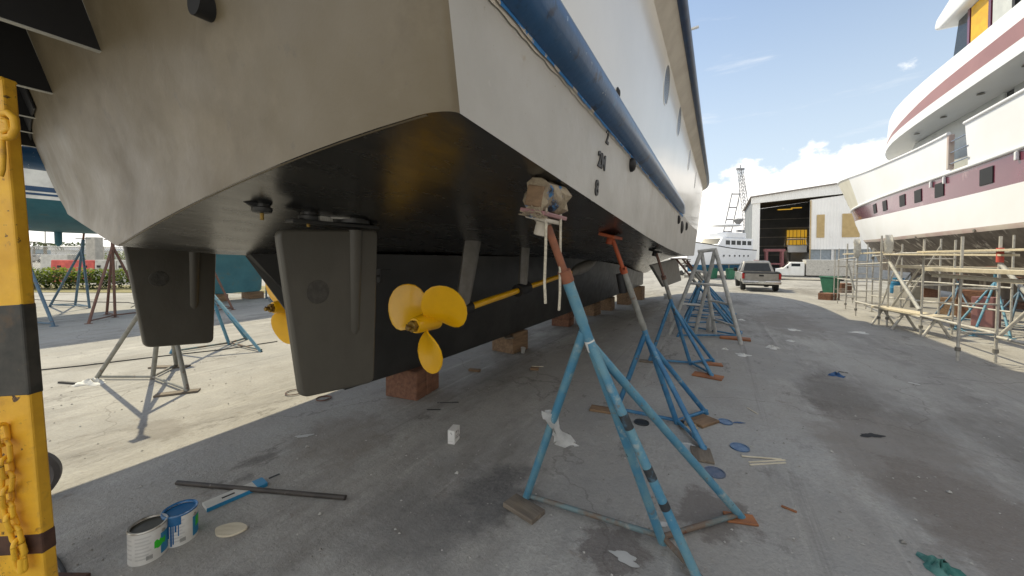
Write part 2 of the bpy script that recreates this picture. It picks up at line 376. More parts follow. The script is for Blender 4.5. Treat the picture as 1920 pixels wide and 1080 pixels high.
for sg in (1, -1): mb.grid(side_rows(kn, gd, 2, sg))
mb.build('sheer_flange', 'flange', Y, 30, local=True)
# the transom, one curved plate from the bottom edge to the deck with a rounded corner at each quarter
rows = []
for k in range(15):
    r = []
    for j, x in enumerate(XS):
        zb = botz(0, x); zt = 3.62; z = zb+(zt-zb)*(k/14)**1.0
        ht = chb(0) if z < 2 else (chb(0)+(rlb(0)-chb(0))*min(1, (z-2)/.43) if z < 2.43 else rlb(0)+(knb(0)-rlb(0))*(z-2.43)/1.19)
        t = x*ht
        r.append(L(str_(t, z) + quarter(x), t, z))
    rows.append(r)
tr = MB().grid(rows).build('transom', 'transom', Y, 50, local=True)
# weld seam beads at the starboard quarter
mb = MB()
for off in (.16, .20):
    mb.tube([L(str_(2.42-off, z)-.006, 2.42-off+(.03*(z-2)/.43), z) for z in [2.0+.08*i for i in range(20)]], .005, 6)
mb.tube([L(str_(x*2.44, botz(0, x))-.006, x*2.44, botz(0, x)+.004) for x in [-.965+1.93*i/60 for i in range(61)]], .007, 8)
mb.build('weld_seam', 'transom', Y, 60, local=True)
# keel: a deep central skeg, wide above and narrow at its foot
def keel_pt(s, a, sg):
    zt = zc(s)+.03; h = [(.33, zt), (.30, 1.18), (.17, .62), (.125, .335)]
    aft = {0: .62, 1: 1.0, 2: 1.27, 3: 1.45}[a]
    t, z = h[a]; z = min(z, zt-.01*a)
    tap = max(.06, min(1, (17.5-s)/6)) * max(.12, min(1, (s-aft)/1.4+.12))
    return L(max(s, aft) if s < 1.5 else s, sg*t*tap, z)
KS = [.6, .8, 1.0, 1.27, 1.45, 1.7, 2.1, 2.6, 3.4, 5, 7, 9, 11, 13, 15, 16.5, 17.4]
mb = MB(); rows = []
for s in KS: rows.append([keel_pt(s, a, 1) for a in range(4)]+[keel_pt(s, a, -1) for a in (3, 2, 1, 0)])
mb.grid(rows); mb.f.append(tuple(range(8))); mb.f.append(tuple(len(mb.v)-8+i for i in reversed(range(8))))
mb.build('keel', 'keelp', Y, 35, local=True)
# guard rails
def rail_pts(s0, s1, n, off, z): return [L(s0+(s1-s0)*i/n + (str_(2.4, 2.47) if i == 0 else 0), rlb(s0+(s1-s0)*i/n)+off, z) for i in range(n+1)]
for sg, nm in ((1, 'rub_rail'), (-1, 'rub_rail')):
    pts = [(s_, sg*y_, z_) for s_, y_, z_ in rail_pts(.02, 7.4, 40, -.004, 2.495)]
    rr = MB().tube(pts, [.104]*34+[.098, .088, .075, .065, .052, .036, .02], 20).build(nm, 'railblue', Y, 50, local=True)
def lip(z0, z1, off, nm, m, wob=0.0):
    mb = MB(); mb.grid([[L(s_, rlb(s_)+off, z0+rnd.uniform(-wob, wob)), L(s_, rlb(s_)+off+.004, z1)] for s_ in [.03+7.0*i/180 for i in range(181)]]); mb.build(nm, m, Y, local=True)
lip(2.368, 2.41, .001, 'sealant_strip', 'flange', .006); lip(2.377, 2.42, .008, 'tape_strip', 'tape', .004)
for sg in (1, -1):
    MB().tube([L(.05+25.9*i/60, sg*(gdb(.05+25.9*i/60)+.01), knz(.05+25.9*i/60)+.205) for i in range(61)], .055, 12).build('cap_rail', 'guardblue', Y, 50, local=True)
# little stubs of pipe out of the cap rail and the topside
pq = WM(Y).inverted() @ onT(1292, 56, 2.72); MB().tube([pq, pq+Vector((0, -.11, .008))], .017, 10).build('scupper_pipe', 'white', Y, 40, local=True)
# bulwark, deck and house above
rows_b = []
mb = MB()
for sg in (1, -1):
    rr = []
    for i, s in enumerate(SS):
        t = gdb(s)-.12
        rr.append([L(sfix(i, s, t, 3.7), sg*t, knz(s)+.17), L(sfix(i, s, t, 3.7), sg*(t-.03), knz(s)+.75)])
    mb.grid(rr)
mb.build('bulwark', 'topside', Y, 40, local=True, solid=.05)
MB().grid([[L(sfix(i, s, x*gdb(s), 3.7), x*(gdb(s)-.02), knz(s)+.165) for x in (-1, -.5, 0, .5, 1)] for i, s in enumerate(SS)]).build('deck', 'deckwhite', Y, local=True)
mb = MB(); mb.box((8.2, 0, 5.2), (11.6, 3.5, 2.5)); mb.box((7.2, 0, 6.62), (12.6, 4.0, .12)); mb.box((7.6, 0, 7.3), (4.6, 2.9, 1.25))
hs = mb.build('deckhouse', 'white', Y, local=True, bevel=.05)
for sg in (1, -1):
    for k in range(6): MB().box((3.7+k*1.75, sg*1.765, 5.35), (1.25, .04, .8)).build('window', 'glass', hs, local=True, bevel=.01)
# portholes: short frames with dark glass
for px, py in ((1248, 160), (1271, 228), (1291, 300), (1303, 338)):
    p = onT(px, py, 2.565); s, t = ST(p)
    tt = rlb(s)+(knb(s)-rlb(s))*(p.z-rlz(s))/(knz(s)-rlz(s))
    X = frameX(L(s, tt, p.z), (1, 0, 0), (0, -.1, 1))
    fr = MB().lathe([(.2, -.02), (.2, .003), (.188, .004), (.188, -.02)], X, 28, True).build('porthole', 'topside', Y, 40, local=True)
    MB().lathe([(.19, -.015), (.188, .002)], X, 28).build('pane', 'portglass', fr, 40, local=True)
# black half-round discharge covers along the grey strake
for s, z, r in ((2.20, 2.33, .055), (6.2, 2.26, .075), (6.9, 2.18, .12), (8.0, 2.28, .09), (1.62, 2.66, .045)):
    t = interp([0, 1], [chb(s), rlb(s)], (z-chz(s))/(rlz(s)-chz(s)))
    X = frameX(L(s, t-.005, z), (1, 0, 0), (0, -.05, 1))
    MB().lathe([(r, 0), (r, .02), (r*.8, .035), (r*.4, .045), (0, .047)], X, 20).build('discharge_cover', 'black', Y, 40, local=True)
# draft marks in raised figures
for txt, s, z, sz in (('8', 1.335, 1.966, .125), ('2M', 1.40, 2.136, .125), ('2', 1.485, 2.305, .125)):
    t = chb(s)+(rlb(s)-chb(s))*(z-chz(s))/(rlz(s)-chz(s))
    X = frameX(L(s, t+.001, z), (1, 0, 0), (0, -.07, 1))
    text_mesh(txt, sz, X, .006).build('draft_mark', 'markblack', Y, local=True)
# exhaust stub at the top of the transom
t, z = 1.47, 2.495
ex = MB().tube([L(str_(t, z)+.03, t, z), L(str_(t, z)-.06, t, z-.004)], .05, 20).build('exhaust_pipe', 'black', Y, 40, local=True)
MB().lathe([(.062, -.005), (.066, .006), (.052, .012)], frameX(L(str_(t, z)-.002, t, z), (0, -1, 0), (-.28, 0, 1)), 20).build('collar', 'rustpatch', ex, 40, local=True)
# swim platform: black bracket plates with pale edges under a dark deck
pf = MB(); pf.box((-.62, 0, 3.02), (1.0, 4.7, .07)); pfo = pf.build('swim_platform', 'black', Y, local=True, bevel=.02)
for t in (1.38, .46, -.47, -1.30, -1.85, -2.25):
    z0 = 2.58 if t > -1 else (2.60 if t > -1.6 else (2.6 if t > -2 else 2.56))
    mb = MB(); s0 = str_(t, z0); s1 = str_(t, 3.0)
    if t > 1: continue
    mb.prism([(s0-.01, z0), (s1-.01, 2.985), (-1.0, 2.985), (-1.0, z0)], -t-.012, -t+.012)
    br = mb.build('platform_bracket', 'black', Y, local=True)
    e = MB(); e.beam(L(-1.0, t+.0, z0-.001), L(s0-.012, t, z0-.001), .030, .004); e.beam(L(s0-.014, t+.012, z0), L(s1-.014, t+.012, 2.98), .004, .004)
    e.build('plate_edge', 'edge', br, local=True)
MB().grid([[L(str_(t_, z_)-.03, t_, z_) for z_ in (2.61, 2.73, 2.85, 2.98)] for t_ in [-2.5+1.45*i/12 for i in range(13)]]).build('bracket_shade_panel', 'black', Y, local=True, solid=.01)  # added black sheet, stands in for the platform's shade between the outer brackets
# rudders
def rudder(sg):
    t = 1.1*sg
    poly = [(.25, 1.735), (.885, 1.775), (.85, .775), (.37, .83)]
    def rnd_poly(poly, rad, n=5):
        out = []; m = len(poly)
        for i, p in enumerate(poly):
            p = Vector(p); a = (Vector(poly[i-1])-p).normalized(); b = (Vector(poly[(i+1) % m])-p).normalized()
            for k in range(n+1):
                q = k/n; out.append(tuple(p + a*rad*(1-q)**2 + b*rad*q**2))
        return out
    pl = rnd_poly(poly, .05)
    o = MB().prism(pl, -t-.025, -t+.025).build('rudder', 'rudderp', Y, 40, local=True, bevel=.014, seg=3)
    mb = MB(); mb.tube([L(.715, t, 1.76), L(.705, t, 1.15), L(.705, t, 1.10)], [.052, .040, .02], 20); mb.build('rudder_stock', 'rudderp', o, 40, local=True)
    mb = MB(); mb.box(L(.60, t, 1.787), (.56, .075, .02)); mb.build('top_plate', 'keelp', o, local=True, bevel=.004)
    X = Matrix.Translation(L(.70, t, 1.80))
    mb = MB(); mb.lathe([(.105, 0), (.105, .02), (.085, .022), (.085, .07), (.095, .075), (.095, .14)], X, 28); mb.build('bearing', 'keelp', o, 40, local=True)
    for q in (1, -1):
        X = frameX(L(.465, t+q*.024, 1.40), (1, 0, 0), (0, 0, 1)) if q*1 > 0 else frameX(L(.465, t+q*.024, 1.40), (-1, 0, 0), (0, 0, 1))
        mb = MB(); mb.lathe([(.068, -.002), (.066, .004), (.05, .006), (.03, .0035), (0, .005)], X, 24); mb.build('patch', 'patch', o, 40, local=True)
    if sg > 0:
        mb = MB(); mb.box(L(.90, t+.0, 1.47), (.06, .012, .012)); mb.box(L(.915, t, 1.47), (.02, .03, .09)); mb.box(L(.96, t, 1.51), (.09, .01, .008)); mb.build('lock_pin', 'black', o, local=True)
    return o
rudder(1); rudder(-1)
# propellers with shaft, struts and fairing
def screw(sg):
    t0 = 1.0*sg; h = Vector((1.46, -t0, 1.065)); d = Vector((5.25-1.46, 0, 1.385-1.065)).normalized()
    side = Vector((0, -1, 0)); up = d.cross(side); up = -up if up.z < 0 else up
    sh = MB().tube([h+d*.0, h+d*4.2], .034, 16).build('propeller_shaft', 'yellow', Y, 50, local=True)
    X = frameX(h, side, up)
    if (X.to_3x3() @ Vector((0, 0, 1))).dot(d) < 0: X = frameX(h, -side, up)
    hub = MB().lathe([(.045, -.12), (.058, -.118), (.066, -.10), (.072, -.02), (.082, .07), (.086, .12), (.07, .135), (.036, .14)], X, 28).build('propeller', 'yellow', Y, 40, local=True)
    mb = MB(); mb.lathe([(.05, -.135), (.05, -.118)], X, 6); mb.lathe([(.038, -.16), (.044, -.155), (.044, -.135)], X, 8); mb.lathe([(.018, -.2), (.022, -.195), (.022, -.16)], X, 12)
    mb.tube([X @ Vector((.028, .02, -.175)), X @ Vector((-.05, -.02, -.17))], .007, 6)
    mb.build('shaft_nut', 'bronze', hub, 30, local=True)
    for k in range(3):
        a0 = R(172+120*k); rows = []
        rs = [.055, .09, .13, .18, .23, .28, .33, .37, .40, .42, .432]
        ch_ = [.12, .17, .25, .33, .39, .42, .41, .35, .27, .18, .07]
        for r, c in zip(rs, ch_):
            ph = math.atan(.62/(2*math.pi*max(r, .08))); row = []
            for j in range(15):
                x = (j/14-.5)*c; sk = .05*(r/.43)**2
                th = (x*math.cos(ph)+sk)/r; th = max(-1.9, min(1.9, th))
                ax = x*math.sin(ph) + .02 - .0*(r/.43)
                a = a0+th
                row.append(h + d*ax + side*(sg*r*math.sin(a)) + up*(r*math.cos(a)))
            rows.append(row)
        MB().grid(rows).build('blade', 'yellow', hub, 60, local=True, solid=.011, bevel=.004)
    # barrels and struts
    for q, rad, ln in ((.50, .066, .24), (1.72, .074, .27)):
        c = h+d*q; st_ = MB()
        tt = abs(c.y); zz = botz(c.x, tt/chb(c.x))
        if q < 1: top = Vector((c.x+.18, c.y, zz+.03)); w0, w1, th = .25, .17, .05
        else: top = Vector((c.x+.06, c.y, zz+.03)); w0, w1, th = .17, .13, .05
        pr = [(-.5, 0), (-.35, .4), (0, .5), (.35, .4), (.5, 0), (.35, -.4), (0, -.5), (-.35, -.4)]
        st_.grid([[p + Vector((x*w, y*th*2, 0)) for x, y in pr] for p, w in ((c+Vector((0, 0, .03)), w1), ((c+top)/2, (w0+w1)/2), (top, w0))], True)
        so = st_.build('shaft_strut', 'steelgrey', Y, 50, local=True)
        MB().lathe([(.036, -ln/2), (rad, -ln/2+.004), (rad, ln/2-.004), (.036, ln/2)], frameX(c, side, up), 24).build('barrel', 'black', so, 40, local=True)
    c = h+d*3.6
    mb = MB(); rows = []
    for q, r in ((-.15, .045), (0, .07), (.3, .10), (.7, .10), (1.1, .05), (1.3, .01)):
        p = h+d*(3.55+q); 
        rows.append([p + Vector((0, math.cos(a)*r*.9, math.sin(a)*r + .04*q)) for a in [2*math.pi*i/16 for i in range(16)]])
    mb.grid(rows, True); mb.f.append(tuple(range(16))); mb.build('shaft_fairing', 'steelgrey', Y, 50, local=True)
screw(1); screw(-1)
# fittings on the bottom
def bot(px, py):
    p = None; t = 1.3
    for _ in range(30):
        q = onT(px, py, t); s, _t = ST(q); e = q.z - botz(s, t/chb(s)); t2 = t
        q2 = onT(px, py, t+.01); s2, _ = ST(q2); e2 = q2.z-botz(s2, (t+.01)/chb(s2))
        if abs(e2-e) < 1e-9: break
        t = t - max(-.2, min(.2, e*.01/(e2-e)))
    return L(s, t, q.z)
a = Vector(bot(452, 376)); b = Vector(bot(491, 384))
mb = MB(); dd = Vector((b.x-a.x, b.y-a.y, 0)).normalized(); n_ = Vector((-dd.y, dd.x, 0))
mb.add([a+Vector((0, 0, .01)) - dd*.02, a+dd*.10+n_*.035, a+dd*.10-n_*.035, a-dd*.02+Vector((0, 0, .03)), a+dd*.10+n_*.02-Vector((0, 0, .045)), a+dd*.10-n_*.02-Vector((0, 0, .045))],
       [(0, 1, 4), (0, 4, 5), (0, 5, 2), (1, 2, 5, 4)])
mb.build('water_scoop', 'black', Y, local=True)
def zinc(p, nm, r):
    X = Matrix.Translation(Vector(p)-Vector((0, 0, .03)))
    o = MB().lathe([(r*.5, -.012), (r*.9, -.008), (r, .0), (r, .015), (r*.8, .02), (r*.8, .06)], X, 20).build(nm, 'keelp', Y, 40, local=True)
    MB().tube([Vector(p)+Vector((0, 0, -.04)), Vector(p)+Vector((0, 0, -.075))], .009, 8).build('bolt', 'bronze', o, 40, local=True)
zinc(b, 'anode_disc', .045)
zinc(bot(578, 400), 'anode_disc', .05)
p = Vector(bot(600, 405)); mb = MB()
for i in range(6): mb.tube([p+Vector((.012*i, 0, .0)), p+Vector((.012*i+.008, 0, -.035))], .013, 8)
mb.tube([p+Vector((.05, -.02, -.005)), p+Vector((.15, -.06, .0))], .008, 8); mb.build('hose_clamp', 'galv', Y, 40, local=True)
p = Vector(bot(1013, 443))
MB().lathe([(.012, -.02), (.06, -.012), (.12, .0), (.14, .02)], Matrix.Translation(p) @ Matrix.Diagonal((1.6, .6, 1, 1)), 20).build('intake_grille', 'keelp', Y, 40, local=True)
# stabiliser fin amidships
t = 2.02
pts = [onT(px, py, t) for px, py in ((1219, 497), (1268, 484), (1276, 526), (1243, 538))]
inv = WM(Y).inverted(); q = [inv @ p for p in pts]
n_ = Vector((.05, .03, .0))*.0 + Vector((0, .03, 0))
MB().add([p+n_ for p in q]+[p-n_ for p in q], [(0, 1, 2, 3), (7, 6, 5, 4), (0, 4, 5, 1), (1, 5, 6, 2), (2, 6, 7, 3), (3, 7, 4, 0)]).build('stabiliser_fin', 'steelgrey', Y, local=True, bevel=.015)

# ------------------------------------------------------------------ keel blocks under it
def block(name, label, c, d, rz, m, group=None, bevel=.012, lines=True):
    rt = thing(name, label, 'block', (c[0], c[1], c[2]), rz, group)
    mb = MB(); mb.box((0, 0, d[2]/2), d); o = mb.build('timber', m, rt, local=True, bevel=bevel)
    return rt
def keelblock(label, s, t, d, rot, m='wood', n=2):
    p = B(s, t, 0); rt = thing('keel_block', label, 'block', (p.x, p.y, gz(p.x, p.y)), BOATROT+rot, 'timber blocks under the yacht keel')
    h = (.333-gz(p.x, p.y)); z = 0
    for i in range(n):
        hh = h/n-.002; MB().box((rnd.uniform(-.01, .01), rnd.uniform(-.01, .01), z+hh/2), (d[0], d[1], hh)).build('timber', m, rt, local=True, bevel=.012); z += hh+.002
    return rt
kb = keelblock('red brown cracked timber block under the keel behind the near rudder', 2.42, -.06, (.11, .44), R(8), 'woodred', 1)
for x_, w_, z_ in ((-.155, .18, .325), (.135, .15, .318)): MB().box((x_, rnd.uniform(-.012, .012), z_/2), (w_, .43, z_)).build('timber', 'woodred', kb, local=True, bevel=.014)
keelblock('pale brown timber block topped by loose planks beneath the keel', 4.72, -.04, (.46, .44), R(-6), 'wood', 1)
keelblock('brown timber block, third from the stern in the keel row', 7.35, -.1, (.42, .42), R(4), 'woodred', 2)
keelblock('brown timber block, fourth from the stern in the keel row', 9.3, -.03, (.55, .40), R(-4), 'wood', 1)
keelblock('tan timber block, fifth from the stern in the keel row', 10.9, -.02, (.6, .42), R(3), 'wood', 1)
keelblock('small far timber block, sixth from the stern in the keel row', 13.4, 0, (.6, .4), R(-3), 'wood', 2)
keelblock('pale far timber block at the bow end of the keel row', 16.2, 0, (.6, .45), R(-3), 'wood', 1)
def plank(label, c, d, rz, m='woodgrey', group='plank pieces under the stand feet', name='wooden_plank', cat='plank', tilt=0.0):
    o = MB(); o.box((0, 0, d[2]/2), d); r_ = o.build(name, m, None, local=True, bevel=.004)
    r_.location = (c[0], c[1], c[2]); r_.rotation_euler = (tilt, 0, rz); tag(r_, label, cat, group); return r_
p = onT(955, 625, .05)
plank('dark loose plank lying on the second keel block', (p.x-.1, p.y-.05, .300), (.62, .14, .028), BOATROT+.9, 'woodgrey', None)
# ------------------------------------------------------------------ jack stands
def near_on_line(a, b, px, py):                       # the point of segment a-b that shows nearest a pixel
    r = ray(px, py).normalized(); best = None
    for i in range(401):
        p = a+(b-a)*(i/400); d = (p-CAM); e = (d - r*d.dot(r)).length/d.length
        if best is None or e < best[0]: best = (e, p)
    return best[1]
def jack(label, pad, feet, hub, jpix, leg, upper, rod, padm, group, rl=.026, sleeve=None, jfrac=None, padsize=(.26, .16, .025), nopad=False, handle=None):
    """a leaning stand: the main pole runs from its pad to the foot 'hub', other legs meet it at a joint, bars on the ground join the feet"""
    D = feet[hub]; base = sum(feet, Vector())/len(feet)
    rt = thing('jack_stand', label, 'boat stand', (base.x, base.y, gz(base.x, base.y)), 0, group)
    ax = (pad-D).normalized()
    J = near_on_line(D, pad, *jpix) if jpix else D+(pad-D)*jfrac
    T = J + ax*(pad-J).length*.36 if sleeve is None else near_on_line(D, pad, *sleeve)
    MB().tube([D, J+ax*.02], rl*1.05, 14).build('leg', leg, rt, 50)
    MB().tube([J, T], rl*1.18, 16).build('pole', upper, rt, 50)
    MB().tube([T-ax*.05, pad-ax*.02], rl*.8, 14).build('screw_rod', rod, rt, 50)
    cl = MB().tube([T-ax*.03, T+ax*.03], rl*1.4, 14).build('collar', rod, rt, 40)
    sd = ax.cross(Vector((0, 0, 1))).normalized(); 
    if handle: MB().tube([T+ax*.02-sd*handle, T+ax*.02+sd*handle], rl*.45, 10).build('handle', rod, cl, 50)
    for i, f in enumerate(feet):
        if i == hub: continue
        top = J - ax*(.03+.03*i) + (f-J).normalized()*.02
        MB().tube([f, top], rl, 12).build('leg', leg, rt, 50)
        MB().tube([D+Vector((0, 0, .035)), f+Vector((0, 0, .035))], rl*.68, 10).build('ground_bar', 'barst' if leg == 'blue1' else leg, rt, 50); LEGS[(label, i)] = (top, f)
    if not nopad:
        n_ = Vector((0, 0, 1))*.93 + W*.25; n_.normalize()
        X = frameX(pad, U, n_.cross(U))
        mb = MB(); mb.box((0, 0, -.012), padsize, X); mb.lathe([(rl*1.3, -.09), (rl*1.3, -.03), (rl*2, -.024)], X, 12)
        mb.build('pad', padm, rt, bevel=.006)
    return rt
def tripod(label, apex, pad, feet, leg, padm, group, rl=.024, ring=.06, hub=None, upper=None):
    base = sum(feet, Vector())/len(feet)
    rt = thing('jack_stand', label, 'boat stand', (base.x, base.y, gz(base.x, base.y)), 0, group)
    for f in feet:
        d = (f-apex).normalized(); MB().tube([f, apex+d*.02+Vector((0, 0, .0))], rl, 10).build('leg', leg, rt, 50)
        mb = MB(); mb.lathe([(.07, 0), (.07, .008), (.03, .012)], Matrix.Translation(f), 12); mb.build('foot_plate', leg, rt, 50)
    n = len(feet)
    prs = [(i, (i+1) % n) for i in range(n)] if hub is None else [(hub, i) for i in range(n) if i != hub]
    for i, j in prs: MB().tube([feet[i]+Vector((0, 0, ring)), feet[j]+Vector((0, 0, ring))], rl*.6, 8).build('ground_bar', leg, rt, 50)
    if pad is not None:
        MB().tube([apex-Vector((0, 0, .12)), apex+(pad-apex)*.5], rl*1.3, 12).build('pole', upper or leg, rt, 50)
        MB().tube([apex+(pad-apex)*.45, pad], rl*.8, 12).build('screw_rod', 'rustrod', rt, 50)
        MB().box(pad, (.22, .22, .02)).build('pad', padm, rt, bevel=.005)
        m_ = apex+(pad-apex)*.55; MB().tube([m_-U*.16, m_+U*.16], rl*.4, 8).build('handle', leg, rt, 50)
    return rt
LEGS = {}
GS = 'leaning jack stands along the starboard side of the yacht'
# first stand
def under_hull(px, py):                                # where the line of sight at a pixel meets the bottom
    best = None
    for i in range(200):
        t = 1.6+.84*i/199; q = onT(px, py, t); e = abs(q.z-botz(ST(q)[0], min(1, t/chb(ST(q)[0]))))
        if best is None or e < best[0]: best = (e, q)
    return best[1]
pt = under_hull(1033, 341); nh = (Vector((0, 0, 1))*.97+W*.2).normalized(); p1 = pt-nh*.165
f1 = [G(985, 937), G(1243, 1018), G(1314, 1098), G(1392, 972)]
st1 = jack('nearest jack stand with pale blue legs, padded block head and black banded leg', p1, f1, 1, (1106, 600), 'blue1', 'blue1', 'rustrod', 'flange', GS, .0235, sleeve=(1075, 512), padsize=(.18, .11, .02))
X = frameX(p1, U, nh.cross(U)) @ Matrix.Diagonal((.72, .82, .80, 1))
LB1 = 'nearest jack stand with pale blue legs, padded block head and black banded leg'
J1 = LEGS[(LB1, 2)][0]
for a, b in ((.30, .36), (.52, .57), (.66, .69)):
    q0 = J1+(f1[2]-J1)*a; q1 = J1+(f1[2]-J1)*b; MB().tube([q0, q1], .0243, 14).build('band', 'band', st1, 50)
q0 = near_on_line(f1[1], p1, 1118, 632); q1 = near_on_line(f1[1], p1, 1124, 652); MB().tube([q0, q1], .0258, 14).build('sticker', 'paper', st1, 50)
# its head: a block wrapped in stained carpet with rope
hb = thing('wrapped_wood_block', 'paint stained block wrapped in carpet, wedged on the nearest stand under the hull', 'block', p1)
mb = MB(); n = 9
rows = []
for i in range(n+1):
    x = -.17+.34*i/n; rr = []
    for k in range(12):
        a = 2*math.pi*k/12; ex = .07; ez = .085
        ca, sa = math.cos(a), math.sin(a); q = 1/max(abs(ca), abs(sa)); q = q*.75+.25
        rr.append(X @ Vector((x+rnd.uniform(-.016, .016), ca*ex*q*1.05+rnd.uniform(-.014, .014), .115+sa*ez*q+rnd.uniform(-.014, .008))))
    rows.append(rr)
mb.grid(rows, True); mb.f.append(tuple(range(12))); mb.f.append(tuple(n*12+k for k in reversed(range(12)))); mb.build('carpet_wrap', 'carpet', hb, 30)
mb = MB(); mb.box((-.165, .006, .10), (.045, .10, .115), X); mb.build('timber', 'wood', hb, bevel=.006)
mb = MB(); mb.box((0.0, 0, .015), (.38, .15, .024), X); mb.build('board', 'maroonpale', hb, bevel=.004)
mb = MB()
for i in range(22):
    a = [X @ Vector((-.19+rnd.uniform(-.02, .03), -.02+rnd.uniform(-.07, .05), .03+rnd.uniform(-.015, .02))) for _ in range(3)]
    mb.tube([a[0], a[1]+Vector((0, 0, -.03)), a[2]+Vector((rnd.uniform(-.06, .0), 0, -.02))], .0018, 5)
mb.build('frayed_edge', 'carpet', hb, 60)
mb = MB(); YB = p1.y; c = P(1019, 358, YB-.04); 
for i in range(7):
    a = rnd.uniform(0, 6.3); mb.tube([c+Vector((math.cos(a)*.025, -.03, math.sin(a)*.016)), c+Vector((rnd.uniform(-.012, .012), -.05, rnd.uniform(-.012, .012))), c+Vector((math.cos(a+2)*.025, -.03, math.sin(a+2)*.016))], .006, 8)
mb.build('knot', 'rope', hb, 60)
def rope(label, pts, r=.0065):
    q = [Vector(p) for p in pts]; out = []
    for i in range(41):
        x = i/40*(len(q)-1); k = min(int(x), len(q)-2); f_ = x-k; out.append(q[k].lerp(q[k+1], f_))
    o = MB().tube(out, r, 8).build('rope', 'rope', None, 50, local=True); return tag(o, label, 'rope', 'ropes hanging from the first stand head')
rope('longer left cream rope hanging from the knot on the wrapped block', [P(1021, 358, YB-.09), P(1023, 372, YB-.09), P(1024, 400, YB-.09), P(1023, 470, YB-.09), P(1021, 530, YB-.09), P(1023, 569, YB-.09)])
rope('right cream rope hanging behind the rusty screw rod', [P(1051, 402, YB+.03), P(1051, 430, YB+.03), P(1050, 500, YB+.03), P(1050, 550, YB+.03), P(1048, 582, YB+.03)])
bg = MB(); c = near_on_line(f1[0], LEGS[(LB1, 0)][0], 1034, 800)
rows = []
for i in range(9):
    t_ = i/8; rr = []
    for k in range(10):
        a = 2*math.pi*k/10; w = (.014+.075*abs(t_-.45)**.8*(.8+.45*math.sin(k*2.3+i)))*(1.2 if t_ < .5 else .8)
        rr.append(c+Vector((.028+.10*(.5-t_)+.03*(t_-.5)**2+math.cos(a)*w+rnd.uniform(-.012, .012), -.03+math.sin(a)*w*.45+rnd.uniform(-.006, .006), (t_-.5)*.19+rnd.uniform(-.012, .012))))
    rows.append(rr)
tag(bg.grid(rows, True).build('plastic_bag', 'plastic', None, 60), 'crumpled white plastic bag tied round a leg of the nearest stand', 'bag')
# second and third stands
p2 = onT(1146, 432, 2.18); p2.z = botz(ST(p2)[0], 2.18/2.43)-.015
st2 = jack('second jack stand with orange pad and strong blue legs', p2, [G(1155, 772), G(1270, 795), G(1322, 847), G(1325, 776)], 1, (1211, 618), 'blue2', 'greyst', 'orange', 'orange', GS, .0245, sleeve=(1177, 505), padsize=(.34, .15, .03), handle=.1)
q0 = near_on_line(G(1270, 795), p2, 1176, 512); q1 = near_on_line(G(1270, 795), p2, 1182, 550)
MB().tube([q0-W*.045, q1-W*.075], .04, 14).build('sleeve', 'black', st2, 50)
p3 = onT(1229, 464, 2.25); p3.z = botz(ST(p3)[0], 2.25/2.43)-.015
st3 = jack('third jack stand with dark pad, red rod and blue legs on orange boards', p3, [G(1217, 678), G(1295, 684), G(1336, 707), G(1338, 678)], 1, (1259, 560), 'blue2', 'greyst', 'brownst', 'black', GS, .0245, sleeve=(1246, 520), handle=.12)
# the farther stands of the row, a copied model
def proto_stand(label, s, t, m, rodm):
    tp = Vector((0, 0, chz(s)-.03)) + Vector((0, 0, 0)); h = tp.z - .05
    rt = thing('jack_stand', label, 'boat stand', tuple(B(s, t+.1, 0)), BOATROT, GS)   # local: x ahead, y to port
    D = Vector((0, -.95, 0)); pad = Vector((0, .25, h)); J = D+(pad-D)*.62
    ax = (pad-D).normalized()
    MB().tube([D, J], .026, 8).build('leg', m, rt, 50, local=True)
    for q in (Vector((-.62, .15, 0)), Vector((.62, .15, 0)), Vector((.45, -1.0, 0))):
        MB().tube([q, J], .024, 8).build('leg', m, rt, 50, local=True)
        MB().tube([q+Vector((0, 0, .04)), D+Vector((0, 0, .04))], .018, 6).build('ground_bar', m, rt, 50, local=True)
    MB().tube([J, J+(pad-J)*.4], .03, 8).build('pole', 'greyst', rt, 50, local=True)
    MB().tube([J+(pad-J)*.35, pad], .02, 8).build('screw_rod', rodm, rt, 50, local=True)
    MB().box(pad, (.26, .2, .025)).build('pad', 'brownst', rt, local=True)
    return rt
pr = proto_stand('fourth jack stand of the starboard row, blue, behind the trestle', 7.9, chb(7.9), 'blue2', 'brownst')
for k, (s, dt, lb, rz) in enumerate([(9.6, .0, 'fifth jack stand of the starboard row, blue, seen through the trestle', .1), (11.2, 0, 'sixth jack stand of the starboard row, blue, seen through the trestle', -.1),
        (12.8, -.05, 'seventh jack stand of the starboard row, among the crossed legs beyond the trestle', .08), (14.4, -.1, 'eighth jack stand of the starboard row, far beyond the trestle', -.05), (16.2, -.3, 'last jack stand of the starboard row, under the bow', .0)]):
    p = B(s, chb(s)+.1+dt, 0); copy_tree(pr, (p.x, p.y, gz(p.x, p.y)), BOATROT+rz, lb)
